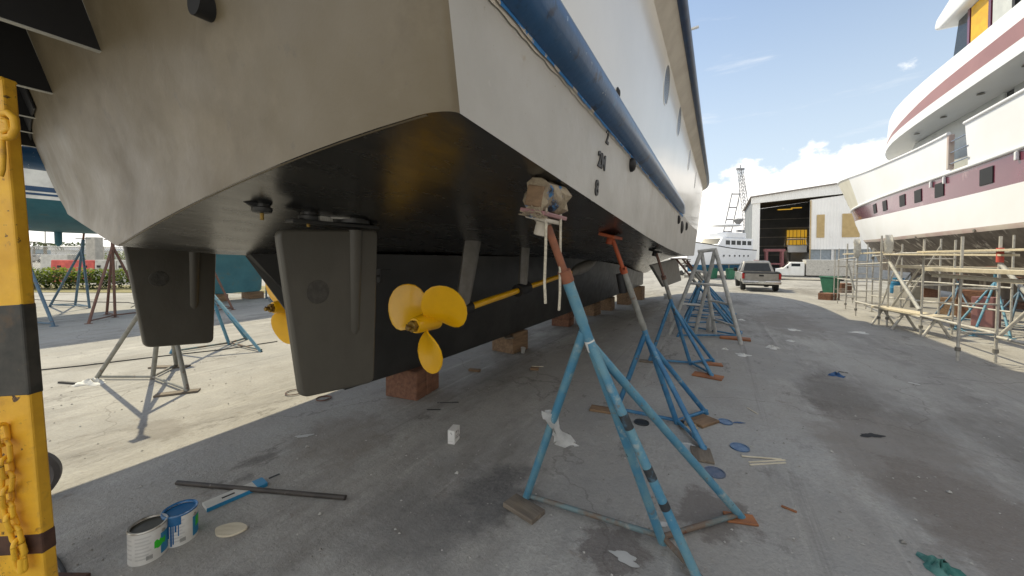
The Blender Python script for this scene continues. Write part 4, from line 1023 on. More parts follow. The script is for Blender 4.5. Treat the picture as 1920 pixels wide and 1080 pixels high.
rband(guard, sheer, 'bow_flare', 'bowshade', 4, s0=28, s1=40.2)
rband(guard, lambda s: sheer(s)+.05, 'bulwark', 'yachtwhite', 4, s1=GAP0)
for a, b_ in ((-4, GAP0), (GAP1, 40)):
    for sg in (1, -1): MB().tube([(min(s, stem(sheer(s))), sg*half(min(s, stem(sheer(s))), sheer(s)-.01), sheer(s)+(.08 if b_ == GAP0 else .03)) for s in [a+(b_-a)*i/40 for i in range(41)]], .055, 8).build('cap_rail', 'yachtwhite', RY, 60, local=True)
for sg in (1, -1): MB().tube([(s, sg*(half(s, guard(s))+.01), guard(s)) for s in [-4+41.5*i/60 for i in range(61)]], .06, 8).build('rubbing_strake', 'yachtwhite', RY, 60, local=True)
MB().grid([[(s, y*half(s, .92), .9) for y in (-1, 0, 1)] for s in RS if s < 31]).build('bottom_plate', 'grime', RY, local=True)
MB().grid([[(s, y*(half(min(s, stem(guard(s))), guard(s))-.05), guard(s)-.05) for y in (-1, 0, 1)] for s in RS if s < 36]).build('deck', 'deckwhite', RY, local=True)
MB().box((12, 0, .62), (30, .5, 1.0)).build('keel', 'grime', RY, local=True, bevel=.05)
# dark square windows in the maroon band
for s in (10.8, 12.55, 14.45, 17.0, 18.6, 20.1, 22.3, 24.0):
    z = (mar(s)+guard(s))/2-.02; y = half(s, z)
    X = frameX((s, y, z), (1, (half(s+.3, z)-half(s-.3, z))/.6, 0), (0, (half(s, z+.2)-half(s, z-.2))/.4, 1))
    fr = MB().box((0, 0, -.008), (.58, .46, .03), X).build('hull_window', 'black', RY, local=True, bevel=.006)
    mb = MB(); mb.box((0, 0, .006), (.52, .40, .006), X); mb.build('pane', 'glass', fr, local=True)
for s in (13.2, 16.6, 17.5):
    z = guard(s)-.18; mb = MB(); mb.box((s, half(s, z)+.04, z), (.08, .07, .22)); mb.build('scupper', 'yachtwhite', RY, local=True, bevel=.02)
for s in (9, 12, 15, 19, 23):
    MB().lathe([(.05, 0), (.05, .03), (0, .035)], frameX((s, half(s, 2.42)+.0, 2.42), (1, 0, 0), (0, 0, -1)), 12).build('skin_fitting', 'steelgrey', RY, local=True)
# recessed deckhouse behind plastic sheet
mb = MB(); mb.box((10.0, 0, 5.55), (11.6, 3.7, 2.2)); mb.build('deckhouse', 'sheet', RY, local=True, bevel=.03)
mb = MB(); mb.prism([(16.2, 4.4), (24.0, 4.4), (23.4, 5.6), (22.0, 6.65), (16.2, 6.65)], -1.85, 1.85); mb.build('forward_house', 'sheetpale', RY, local=True, bevel=.05)
mb = MB(); mb.box((15.98, 0, 5.5), (.42, 3.6, 2.2)); mb.build('doorway', 'glass', RY, local=True)
for z in (4.6, 4.95, 5.3): MB().tube([(GAP0-.1, 2.93, z), (GAP1+.1, 2.93, z)], .02, 6).build('gate_rail', 'chrome', RY, 50, local=True)
MB().box((GAP1+.05, 2.9, 5.0), (.12, .14, 1.1)).build('gate_post', 'pinkboot', RY, local=True, bevel=.02)
# the overhanging upper deck with its rounded front
ub = lambda s: interp([-4, 14, 17.5, 20.5, 23, 25.5, 27.4, 28.2], [2.95, 2.95, 2.94, 2.82, 2.45, 1.7, .7, .02], s)
US = [-4+i*.9 for i in range(28)]+[21.4+i*.35 for i in range(19)]+[27.9, 28.1, 28.2]; US = sorted(set(US))
def uband(z0, z1, nm, m, o0=0.0, o1=0.0, lim=29):
    mb = MB()
    for sg in (1, -1):
        mb.grid([[(s, sg*max(.01, ub(s)+o0+(o1-o0)*k/3), z0(s)+(z1(s)-z0(s))*k/3) for k in range(4)] for s in US if s <= lim])
    return mb.build(nm, m, RY, 40, local=True)
k6 = lambda v: (lambda s: v)
uz = lambda s: interp([0, 17, 24, 27], [6.62, 6.62, 6.72, 6.8], s)
uband(uz, lambda s: 6.97, 'upper_fascia', 'yachtwhite', 0, 0)
uband(lambda s: 6.97, lambda s: interp([0, 16, 22, 24.5], [7.46, 7.44, 7.12, 6.975], s), 'maroon_stripe', 'maroonpale', 0, -.01, 24.5)
uband(lambda s: interp([0, 16, 22, 24.5], [7.46, 7.44, 7.12, 6.975], s), lambda s: interp([0, 14, 22, 27], [7.9, 8.0, 8.15, 7.9], s), 'upper_bulwark', 'yachtwhite', -.01, -.09)
MB().grid([[(s, y*(ub(s)-.01), uz(s)-.0) for y in (-1, -.5, 0, .5, 1)] for s in US]).build('overhang_underside', 'yachtwhite', RY, local=True)
MB().grid([[(s, y*(ub(s)-.1), 7.6) for y in (-1, 0, 1)] for s in US]).build('upper_deck', 'deckwhite', RY, local=True)
for s in (12.2, 14.0, 15.9, 18, 20): MB().lathe([(.09, -.02), (.07, .0)], Matrix.Translation((s, 2.45, 6.6)), 14).build('downlight', 'steelgrey', RY, 40, local=True)
# pilothouse
PD = ST(onT(1838, 39, TY-1.64))[0]-16.55; PZ = onT(1838, 39, TY-1.64).z-9.5
mb = MB(); mb.prism([(8, 7.6), (18.9+PD, 7.6), (18.6+PD, 8.6+PZ), (18.2+PD, 8.75+PZ), (8, 8.75+PZ)], -1.8, 1.8); mb.build('pilothouse_wall', 'yachtwhite', RY, local=True, bevel=.05)
mb = MB(); mb.prism([(8, 8.75+PZ), (18.3+PD, 8.75+PZ), (17.9+PD, 10.3+PZ), (8, 10.3+PZ)], -1.62, 1.62); mb.build('pilothouse_glass', 'glass', RY, local=True)
mb = MB(); mb.prism([(7, 10.3+PZ), (18.3+PD, 10.25+PZ), (18.75+PD, 10.4+PZ), (18.6+PD, 10.75+PZ), (17.5+PD, 11.05+PZ), (7, 11.1+PZ)], -2.0, 2.0); mb.build('pilothouse_roof', 'yachtwhite', RY, local=True, bevel=.12, seg=3)
mb = MB(); mb.box((16.55+PD, 1.64, 9.5+PZ), (.95, .05, 1.45)); mb.build('window_board', 'amberpanel', RY, local=True, bevel=.01)
for s in (17.15, 15.98, 14.85, 13.7, 12.4): MB().box((s+PD, 1.64, 9.5+PZ), (.13, .07, 1.56)).build('window_post', 'maroon' if s > 15 else 'black', RY, local=True)
MB().box((15.4+PD, 1.65, 9.5+PZ), (.9, .02, 1.4)).build('window_pane', 'sheetpale', RY, local=True)
# blocks, stands and clutter under it
gk = 'timber blocks under the large yacht'
for s, lb in ((13, 'dark timber block under the large yacht nearest the frame edge'), (16, 'second dark timber block under the large yacht'), (19, 'third dark timber block under the large yacht'), (22, 'fourth dark timber block under the large yacht'), (26, 'far timber block under the bow of the large yacht')):
    p = B(s, TY, 0); z = gz(p.x, p.y); rt = thing('keel_block', lb, 'block', (p.x, p.y, z), BOATROT, gk); h = .12-z
    for k in range(2): MB().box((0, 0, h*(k+.5)/2), (1.1, .5, h/2-.004)).build('timber', 'woodred', rt, local=True, bevel=.012)
gb = 'blue stands under the large yacht'
def bstand(label, foot, top, sp, m='blue1'):
    foot = Vector(foot); top = Vector(top); f = [foot+Vector((-sp, -.1, 0)), foot+Vector((sp*.6, -.35, 0)), foot+Vector((sp*.5, .6, 0))]
    for v in f: v.z = gz(v.x, v.y)
    return tripod(label, top-Vector((0, 0, .35)), top, f, m, 'brownst', gb, .021, .05)
bstand('blue stand at the near scaffold tower, under the large yacht', G(1838, 628), P(1867, 500, G(1838, 628).y+.8), .28)
bstand('blue stand in shade behind the second scaffold frame', G(1788, 600), P(1797, 515, G(1788, 600).y+.6), .3, 'blue3')
bstand('blue stand at far right edge under the large yacht', G(1905, 615), P(1912, 520, G(1905, 615).y+.4), .3, 'blue3')
bstand('slim blue stand near the blue drum', G(1706, 562), P(1728, 500, G(1706, 562).y+1), .35, 'greyst')
bstand('grey stand farther under the bow of the large yacht', G(1690, 552), P(1712, 497, G(1690, 552).y+1), .35, 'greyst')
def gblock(name, label, cat, px, py, d, rz, m, group=None):
    p = G(px, py); rt = thing(name, label, cat, (p.x, p.y, p.z), rz, group); MB().box((0, 0, d[2]/2), d).build('timber' if cat == 'block' else 'body', m, rt, local=True, bevel=.012); return rt
gblock('timber_block', 'dark block standing behind the blue stand under the large yacht', 'block', 1827, 596, (.5, .5, .75), .3, 'woodred')
gblock('timber_block', 'brown block between the second scaffold frame and the trestle board', 'block', 1788, 590, (.55, .4, .5), .2, 'wood')
gblock('concrete_block', 'grey concrete block on the sunlit ground under the bow', 'block', 1700, 575, (.5, .5, .75), .2, 'concrete')
gblock('timber_block', 'low brown block carrying the green bin', 'block', 1554, 562, (.7, .5, .3), .4, 'woodred')
gblock('timber_block', 'dark double block beside the green bin', 'block', 1577, 548, (.9, .6, .55), .3, 'woodred')
gblock('red_crate', 'faded red crate under the large yacht behind the blue stand', 'crate', 1848, 612, (.35, .35, .7), .3, 'maroonpale')
p = G(1682, 550); rt = thing('blue_drum', 'bright blue plastic drum under the bow of the large yacht', 'drum', tuple(p))
MB().lathe([(.28, 0), (.3, .03), (.3, .3), (.31, .32), (.3, .34), (.3, .6), (.31, .62), (.3, .64), (.3, .88), (.27, .9), (0, .9)], None, 24).build('shell', 'bluebarrel', rt, 40, local=True)
MB().lathe([(.05, .9), (.05, .93), (0, .93)], Matrix.Translation((.15, 0, 0)), 12).build('bung', 'black', rt, 40, local=True)
# work bench planks
a, b_ = G(1648, 575, .42), G(1768, 596, .42); bn = thing('plank_bench', 'low work bench of a pale plank on short trestles under the large yacht', 'bench', tuple(G(1708, 590)))
MB().beam(a, b_, .32, .05).build('plank', 'woodpale', bn, bevel=.006)
for f_ in (.08, .45, .92):
    c = a.lerp(b_, f_); 
    for sg in (-1, 1): MB().tube([c-Vector((0, 0, .03)), Vector((c.x+sg*.22, c.y-.05*sg, gz(c.x, c.y)))], .025, 8).build('leg', 'galv', bn, 50)
# ------------------------------------------------------------------ scaffold frames along its side
gs_ = 'scaffold frames along the large yacht'
def frame(label, px, py, px2, h, rungs, bare=False):
    a = G(px, py); Yb = a.y+.12+.0*px; b_ = P(px2, 500, Yb); b_.z = gz(b_.x, b_.y); rt = thing('scaffold', label, 'scaffold frame', tuple(a), 0, gs_)
    lean = Vector((.03, 0, h))
    for v in (a, b_):
        MB().tube([v, v+lean], .019, 10).build('upright', 'galv', rt, 50)
        MB().lathe([(.034, .15), (.034, .21)], Matrix.Translation(v), 10).build('coupler', 'steelgrey', rt, 50)
    for z in rungs: MB().tube([a+lean*(z/h), b_+lean*(z/h)], .014, 8).build('rung', 'galv', rt, 50)
    return a, b_
fr = [frame('nearest scaffold frame with red painted sleeve', 1866, 680, 1800, 1.95, (.45, 1.14, .9)),
      frame('second scaffold frame, ladder rungs on the right', 1726, 629, 1788, 2.0, (.35, .68, 1.05, 1.6)),
      frame('third scaffold frame with white wrapped top', 1663, 611, 1650, 2.15, (.5, 1.1, 1.6)),
      frame('fourth scaffold frame, with plastic tied at its head', 1604, 592, 1652, 2.1, (.35, .7, 1.05, 1.4)),
      frame('fifth scaffold frame, just right of the green bin', 1585, 580, 1625, 2.2, (.4, .8, 1.2, 1.6)),
      frame('sixth scaffold frame, thin and far', 1570, 569, 1600, 2.2, (.5, 1.0, 1.5)),
      frame('seventh scaffold frame, farthest beside the box truck', 1563, 563, 1588, 2.25, (.5, 1.0, 1.5))]
a = fr[0][0]
# ledgers, boards and braces between them: each one a thing lying on the frames
def bar(name, label, cat, p, q_, r, m, group):
    o = MB().tube([p, q_], r, 10).build(name, m, None, 50); return tag(o, label, cat, group)
gl = 'boards laid along the scaffold'
def board(label, p, q_, w=.2, h=.035, m='woodpale'):
    o = MB().beam(p, q_, w, h).build('scaffold_board', m, None, bevel=.004); return tag(o, label, 'board', gl)
def at(i, k, z): v = fr[i][k]; return Vector((v.x, v.y, v.z+z))
ext = at(0, 0, 0)+(at(0, 0, 0)-at(1, 0, 0))*.9
board('long top board from the nearest to the third scaffold frame', at(2, 0, 1.70), at(0, 0, 1.66)+Vector((.05, -.1, 0)))
board('upper board running out of frame past the nearest scaffold frame', at(1, 0, 1.74), Vector((ext.x+.1, ext.y, 1.73)), .18)
board('far top board between the third and fifth scaffold frames', at(4, 0, 1.85), at(2, 0, 1.75))
board('middle board with orange end at chest height behind the uprights', at(2, 1, 1.42)+Vector((.1, -.3, 0)), at(1, 1, 1.38)+Vector((1.0, -1.1, 0)), .22, .07, 'woodpale')
board('double middle board reaching the right edge', at(0, 1, 1.43)+Vector((-.15, .25, 0)), Vector((ext.x+.1, ext.y+.3, 1.42)), .22, .06, 'woodpale')
board('lower middle board reaching the right edge', at(0, 1, 1.33)+Vector((-.1, .2, 0)), Vector((ext.x+.15, ext.y+.3, 1.28)), .2, .05, 'woodpale')
gq = 'diagonal scaffold braces'
bar('scaffold_brace', 'white diagonal brace leaning from the third to the second scaffold frame', 'brace', P(1668, 492, fr[2][0].y), P(1724, 581, fr[1][0].y), .035, 'pipewhite', gq)
bar('scaffold_brace', 'white diagonal brace running down to the right edge from the nearest scaffold frame', 'brace', P(1876, 495, fr[0][0].y), P(1925, 550, fr[0][0].y-.4), .03, 'pipewhite', gq)
bar('scaffold_brace', 'grey brace rising to the right from the foot of the nearest scaffold frame', 'brace', P(1872, 632, 5.9), P(1926, 584, 5.6), .025, 'galv', gq)
bar('scaffold_brace', 'grey brace rising from the bench to the second scaffold frame', 'brace', P(1672, 575, 9.6), P(1727, 498, 8.2), .025, 'galv', gq)
bar('scaffold_brace', 'thin white brace between the fifth and fourth scaffold frames', 'brace', P(1590, 495, 11), P(1602, 545, 10.8), .03, 'pipewhite', gq)
bar('scaffold_ledger', 'low pipe joining the feet of the nearest and second scaffold frames', 'pipe', at(1, 0, .42), at(0, 0, .45), .024, 'galv', 'scaffold ledgers')
bar('scaffold_ledger', 'low pipe joining the second and third scaffold frames', 'pipe', at(2, 0, .38), at(1, 0, .38), .024, 'galv', 'scaffold ledgers')
bar('scaffold_ledger', 'low pipe from the nearest scaffold frame out of the picture', 'pipe', at(0, 0, .40), Vector((ext.x+.2, ext.y, .40)), .024, 'galv', 'scaffold ledgers')
bar('scaffold_ledger', 'low far pipe between the fourth and third scaffold frames', 'pipe', at(3, 0, .4), at(2, 0, .4), .024, 'galv', 'scaffold ledgers')
def backrow(label, px, Yb, h, rungs=None):
    a = P(px, 500, Yb); a.z = gz(a.x, a.y); rt = thing('scaffold', label, 'scaffold', tuple(a), 0, gs_)
    MB().tube([a, a+Vector((.02, 0, h))], .019, 8).build('upright', 'galv', rt, 50); MB().lathe([(.06, 0), (.06, .01)], Matrix.Translation(a), 8).build('foot_plate', 'steelgrey', rt, 50)
    MB().lathe([(.04, h-.35), (.04, h-.27)], Matrix.Translation(a), 10).build('coupler', 'steelgrey', rt, 50); return a
br = [backrow('lone scaffold upright behind the fourth scaffold frame', 1636, 11.6, 2.0), backrow('lone scaffold upright between the third and second scaffold frames', 1690, 10.0, 2.0),
      backrow('lone scaffold upright behind the second scaffold frame, near the blue stand', 1762, 9.2, 2.1), backrow('lone scaffold upright right of the nearest scaffold frame, in front of the shaded hull', 1898, 7.6, 2.1)]
for i_, (z_, lb) in enumerate(((.5, 'low'), (1.0, 'waist high'), (1.75, 'top'))):
    bar('scaffold_ledger', lb+' rear pipe between the lone scaffold uprights under the large yacht', 'pipe', br[1]+Vector((0, 0, z_)), br[2]+Vector((0, 0, z_)), .02, 'galv', 'scaffold ledgers')
    bar('scaffold_ledger', lb+' rear pipe from the shaded hull to the second frame, behind the blue stand', 'pipe', br[2]+Vector((0, 0, z_)), br[3]+Vector((0, 0, z_)), .02, 'galv', 'scaffold ledgers')
    bar('scaffold_ledger', lb+' rear pipe at the far end of the lone scaffold uprights', 'pipe', br[0]+Vector((0, 0, z_)), br[1]+Vector((0, 0, z_)), .02, 'galv', 'scaffold ledgers')
bar('scaffold_ledger', 'pipe at head height joining the fourth and third scaffold frames', 'pipe', at(3, 0, 1.45), at(2, 0, 1.5), .02, 'galv', 'scaffold ledgers')
bar('scaffold_ledger', 'pipe at head height joining the sixth and fourth scaffold frames', 'pipe', at(5, 0, 1.75), at(3, 0, 1.65), .02, 'galv', 'scaffold ledgers')
bar('scaffold_ledger', 'waist high pipe joining the sixth and fourth scaffold frames', 'pipe', at(5, 0, 1.0), at(3, 0, 1.0), .02, 'galv', 'scaffold ledgers')
bar('scaffold_brace', 'long thin brace crossing behind the third scaffold frame', 'brace', at(3, 1, .2), br[1]+Vector((0, 0, 1.8)), .02, 'galv', gq)
bar('scaffold_brace', 'thin brace crossing under the large yacht behind the second frame', 'brace', br[1]+Vector((0, 0, .2)), br[2]+Vector((0, 0, 1.9)), .02, 'galv', gq)
v = at(0, 0, 1.55); tag(MB().lathe([(.04, 0), (.04, .22)], Matrix.Translation(v+Vector((.026, 0, 0))), 12).build('red_sleeve', 'barred', None, 50), 'red sleeve round the top of the nearest scaffold upright', 'sleeve')
for i, lb in ((2, 'white plastic wrapped round the head of the third scaffold frame'), (3, 'white plastic wrapped round the head of the fourth scaffold frame')):
    v = at(i, 0, 1.65); mb = MB(); rows = []
    for k in range(7): rows.append([v+Vector((math.cos(a_)*(.03+.06*(k/6)**.5*(1.5-k/6))*(1+rnd.uniform(-.5, .5)), math.sin(a_)*(.03+.06*(k/6)**.5*(1.5-k/6))*(1+rnd.uniform(-.5, .5)), k*.085)) for a_ in [6.283*j/9 for j in range(9)]])
    mb.grid(rows, True); tag(mb.build('plastic_wrap', 'plastic', None, 60), lb, 'plastic', 'plastic tied to scaffold')
# ------------------------------------------------------------------ shed at the end of the yard (local x along its front, y into it)
sc_ = P(1410, 450, 50.0); SH = thing('boat_shed', 'white ribbed metal boat shed with tall open doorway', 'shed', (sc_.x, sc_.y, gz(sc_.x, sc_.y)), -YAW)
zg = gz(sc_.x, sc_.y)
HT = lambda x: (9.75-zg) + (x*.115 if x < 10.6 else (21.2-x)*.115)
DT = 9.0-zg; D0, D1 = .85, 6.15; WD = 21.2; DP = 16
mb = MB()
mb.prism([(0, 0), (D0, 0), (D0, DT), (0, DT-.06)], 0, .18)
mb.prism([(D1, 2.75-zg), (WD, 2.75-zg), (WD, DT), (10.6, DT+.5), (D1, DT+.02)], 0, .18)
mb.build('front_wall', 'shed', SH, local=True)
mb = MB(); mb.prism([(-.15, DT-.06), (10.6, DT+.62), (WD+.15, DT-.06), (WD+.15, HT(WD)), (10.6, HT(10.6)), (-.15, HT(0))], -.16, .2); mb.build('fascia', 'shed', SH, local=True)
mb = MB(); mb.prism([(-.3, HT(0)+.003), (10.6, HT(10.6)+.003), (WD+.3, HT(WD)+.003), (WD+.3, HT(WD)+.14), (10.6, HT(10.6)+.14), (-.3, HT(0)+.14)], -.4, DP+.3); mb.build('roof', 'shedroof', SH, local=True)
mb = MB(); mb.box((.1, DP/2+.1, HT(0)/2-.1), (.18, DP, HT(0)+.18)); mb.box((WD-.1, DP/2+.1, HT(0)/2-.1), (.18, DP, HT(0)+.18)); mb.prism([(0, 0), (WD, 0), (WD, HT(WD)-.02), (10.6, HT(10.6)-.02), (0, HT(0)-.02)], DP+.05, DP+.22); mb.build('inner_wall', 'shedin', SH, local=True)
mb = MB()
for k in range(6): mb.box((.35, DP/2, 1.4+k*1.5), (.12, DP-.5, .1)); mb.box((WD/2, DP-.1, 1.4+k*1.5), (WD-.6, .12, .1))
for k in range(4): mb.box((.4, 2+k*4, HT(0)/2-.2), (.3, .25, HT(0)-.5))
mb.build('wall_girts', 'shedtrim', SH, local=True)
MB().box((D1+.06, -.03, DT/2), (.1, .2, DT-.1)).build('door_jamb', 'ply', SH, local=True)
for x0, x1 in ((6.85, 7.62), (9.3, 10.95)): MB().box(((x0+x1)/2, -.03, 5.65-zg), (x1-x0, .1, 2.9)).build('boarded_window', 'ply', SH, local=True, bevel=.02)
for k in range(7):
    x0 = D1+.12+k*2.3; MB().box((x0+1.02, .06, 2.02-zg), (2.0, .1, 1.42)).build('louvre_panel', 'louvre', SH, local=True)
    MB().box((x0+2.16, .0, 2.02-zg), (.24, .2, 1.46)).build('post', 'shedtrim', SH, local=True)
    MB().box((x0+1.02, -.01, 2.02-zg), (.06, .1, 1.42)).build('mullion', 'shedtrim', SH, local=True)
MB().box(((D1+WD)/2+.05, .1, (1.28-zg)/2), (WD-D1-.2, .2, 1.28-zg)).build('lower_wall', 'shedgrey', SH, local=True)
MB().box(((D1+WD)/2+.05, -.03, 2.74-zg), (WD-D1-.2, .3, .08)).build('sill_flashing', 'shedtrim', SH, local=True)
for y in (4.0, 7.5, 11.5): 
    w_ = MB().box((.47, y, 4.7-zg), (.1, 1.3, 2.9)).build('lit_window', 'amber', SH, local=True)
    mb = MB(); mb.box((.53, y, 4.7-zg), (.05, .08, 2.9)); mb.box((.53, y, 4.7-zg), (.05, 1.3, .1)); mb.build('window_bar', 'shedin', w_, local=True)
w_ = MB().box((7.2, DP-.2, 5.0-zg), (2.6, .1, 2.4)).build('lit_window', 'amber', SH, local=True)
mb = MB()
for k in range(5): mb.box((6.2+k*.5, DP-.27, 5.0-zg), (.06, .05, 2.4))
mb.box((7.2, DP-.27, 5-zg), (2.6, .05, .12)); mb.build('window_bar', 'shedin', w_, local=True)
mb = MB(); mb.box((4.2, 5, DT-.5), (1.7, .12, .12)); mb.box((5.5, 5, DT-.35), (1.2, .12, .12)); mb.build('lamp_tube', 'amber', SH, local=True)
MB().box((WD/2, DP/2, .02), (WD-.4, DP-.3, .05)).build('floor', 'concrete', SH, local=True)
def inshed(x, y, z=0): return WM(SH) @ Vector((x, y, z))
p = inshed(5.6, 6.5); ib = thing('shed_boat', 'white cabin boat standing inside the shed doorway', 'boat', tuple(p), -YAW+R(90))
mb = MB(); rows = []
for s in [0, 1, 2, 3.5, 5, 6.2, 6.8]:
    b_ = interp([0, 2, 4, 6, 6.8], [1.3, 1.4, 1.3, .7, .05], s); rows.append([(s-3, b_, 3.2), (s-3, b_*.95, 2.5), (s-3, b_*.6, 1.5), (s-3, 0, 1.2), (s-3, -b_*.6, 1.5), (s-3, -b_*.95, 2.5), (s-3, -b_, 3.2)])
mb.grid(rows); mb.build('hull', 'white', ib, 50, local=True)
MB().box((-.5, 0, 3.7), (3.2, 2.2, 1.0)).build('cabin', 'white', ib, local=True, bevel=.1); MB().box((-.5, 0, 3.75), (2.8, 2.24, .45)).build('window', 'glass', ib, local=True)
mb = MB()
for x, y in ((-2, 1.1), (-2, -1.1), (1, 1.1), (1, -1.1)): mb.tube([(x, y, 4.2), (x*.9, y*.9, 5.1)], .04, 6)
mb.box((-.5, 0, 5.1), (3, 2.1, .1)); mb.build('fly_top', 'white', ib, local=True)
p = inshed(2.9, 4.0); ht = thing('hoist_frame', 'faded red lifting frame standing in the shed doorway', 'hoist', tuple(p), -YAW)
for x in (-.9, .9):
    for y in (-.8, .8): MB().box((x, y, 1.8), (.28, .28, 3.6)).build('column', 'cranered', ht, local=True)
mb = MB(); mb.box((0, -.8, 3.5), (2.4, .3, .35)); mb.box((0, .8, 3.5), (2.4, .3, .35)); mb.box((0, -.8, 1.6), (2.2, .2, .2)); mb.build('cross_beam', 'cranered', ht, local=True)
# ------------------------------------------------------------------ vehicles (local x to the right, y ahead)
def wheel(par, x, y, r, w):
    X = frameX((x, y, r), (0, 1, 0), (0, 0, 1)); t_ = MB().lathe([(r*.6, -w/2), (r*.93, -w/2), (r, -w*.3), (r, w*.3), (r*.93, w/2), (r*.6, w/2)], X, 28, True).build('wheel', 'rubber', par, 40, local=True)
    MB().lathe([(0, -w*.4), (r*.2, -w*.42), (r*.6, -w*.3), (r*.6, w*.3), (r*.2, w*.42), (0, w*.4)], X, 20).build('rim', 'chrome', t_, 40, local=True)
p = G(1427, 547); PU = thing('pickup_truck', 'silver pickup truck seen from behind, parked on the yard road', 'pickup', tuple(p), R(-27))
def body(par, prof, w0, w1, z0, z1, name, m, bev=.05, inset=.0):
    # side profile (y, z) swept across with tumblehome
    mb = MB(); n = len(prof); rows = []
    for sx_ in (-1, 1):
        rows.append([(sx_*((w0+(w1-w0)*max(0, (z-z0)/(z1-z0)))/2), y, z) for y, z in prof])
    vs = rows[0]+rows[1]; fs = [tuple(range(n)), tuple(reversed(range(n, 2*n)))]+[(i, n+i, n+(i+1) % n, (i+1) % n) for i in range(n)]
    return mb.add(vs, fs).build(name, m, par, 40, local=True, bevel=bev, seg=3)
yb = 0
body(PU, [(0, .55), (2.0, .5), (5.4, .5), (5.5, .75), (5.45, 1.02), (4.0, 1.12), (1.9, 1.12), (0, 1.12)], 1.98, 1.9, .5, 1.15, 'body', 'silver', .06)
body(PU, [(1.85, 1.12), (2.0, 1.45), (2.2, 1.83), (2.6, 1.88), (3.3, 1.86), (4.1, 1.12)], 1.9, 1.42, 1.1, 1.88, 'cab', 'silver', .08)
mb = MB(); mb.add([(-.76, 1.862, 1.2), (.76, 1.862, 1.2), (.64, 2.09, 1.71), (-.64, 2.09, 1.71)], [(0, 1, 2, 3)]); mb.build('rear_window', 'glass', PU, local=True, solid=.02)
for sg in (-1, 1):
    mb = MB(); mb.add([(sg*.93, 2.2, 1.2), (sg*.93, 3.7, 1.2), (sg*.775, 3.2, 1.72), (sg*.775, 2.4, 1.72)], [(0, 1, 2, 3)]); mb.build('side_window', 'glass', PU, local=True, solid=.02)
    mb = MB(); mb.box((sg*.93, .01, .95), (.13, .1, .36)); mb.build('tail_light', 'red', PU, local=True, bevel=.02)
    mb = MB(); mb.box((sg*1.1, 3.45, 1.25), (.22, .12, .26)); mb.build('wing_mirror', 'black', PU, local=True, bevel=.04)
tg = MB().box((0, -.025, .87), (1.68, .05, .46)).build('tailgate', 'silver', PU, local=True, bevel=.015)
MB().box((0, -.055, .98), (.24, .03, .1)).build('handle', 'black', tg, local=True, bevel=.02)
MB().box((0, 0, 1.13), (1.9, .12, .05)).build('tailgate_cap', 'black', PU, local=True, bevel=.015)
MB().box((0, 1.0, 1.125), (1.6, 1.5, .02)).build('bed', 'black', PU, local=True)
bm_ = MB().box((0, -.12, .56), (1.95, .22, .2)).build('bumper', 'chrome', PU, local=True, bevel=.04)
MB().box((0, -.235, .58), (.34, .012, .15)).build('number_plate', 'paper', bm_, local=True)
MB().box((0, .6, .42), (1.5, 1.0, .14)).build('underbody', 'black', PU, local=True)
MB().box((0, 2.35, 1.9), (.3, .06, .03)).build('brake_light', 'red', PU, local=True)
for y in (1.0, 4.5):
    for sg in (-1, 1): wheel(PU, sg*.86, y, .38, .26)
p = G(1512, 525); TK = thing('box_truck', 'white utility truck with grey box body parked across the shed front', 'truck', tuple(p), R(-33)+math.pi)
# local: x to the rear of the truck (it faces picture left), built lengthwise along x
def xprof(par, prof, w, name, m, bev=.05): return MB().prism(prof, -w/2, w/2).build(name, m, par, 40, local=True, bevel=bev, seg=3)
TK.rotation_euler = (0, 0, R(-30))
xprof(TK, [(-3.6, .45), (-.3, .45), (-.3, 1.9), (-1.5, 1.92), (-2.15, 1.25), (-3.5, 1.08), (-3.65, .8)], 1.9, 'cab', 'white', .08)
mb = MB(); mb.box((-1.05, -.955, 1.5), (.75, .02, .5)); mb.build('side_window', 'glass', TK, local=True); mb = MB(); mb.add([(-2.1, -.8, 1.3), (-2.1, .8, 1.3), (-1.57, .75, 1.85), (-1.57, -.75, 1.85)], [(0, 1, 2, 3)]); mb.build('windscreen', 'glass', TK, local=True, solid=.03)
MB().box((-1.0, -.965, 1.0), (1.2, .015, .9)).build('door', 'white', TK, local=True, bevel=.01); MB().box((-1.75, -1.05, 1.35), (.1, .16, .22)).build('wing_mirror', 'black', TK, local=True, bevel=.02)
MB().box((1.75, 0, 1.32), (3.9, 2.1, 1.6)).build('box_body', 'galv', TK, local=True, bevel=.04); MB().box((1.75, 0, 2.14), (3.95, 2.14, .06)).build('box_roof', 'white', TK, local=True); MB().box((1.6, -1.06, 1.15), (.12, .03, .06)).build('latch', 'black', TK, local=True)
MB().box((.5, 0, .45), (6, .9, .16)).build('chassis', 'black', TK, local=True)
for x in (-2.7, 2.5):
    for sg in (-1, 1):
        X = frameX((x, sg*.88, .4), (1, 0, 0), (0, 0, 1)); t_ = MB().lathe([(.22, -.12), (.37, -.13), (.4, -.08), (.4, .08), (.37, .13), (.22, .12)], X, 24, True).build('wheel', 'rubber', TK, 40, local=True); MB().lathe([(0, -.09), (.22, -.1), (.22, .1), (0, .09)], X, 18).build('rim', 'steelgrey', t_, 40, local=True)
        MB().lathe([(.40, -.03), (.46, -.03), (.46, .03), (.40, .03)], frameX((x, sg*.955, .42), (1, 0, 0), (0, 0, 1)), 24, True).build('wheel_arch', 'black', TK, 40, local=True)
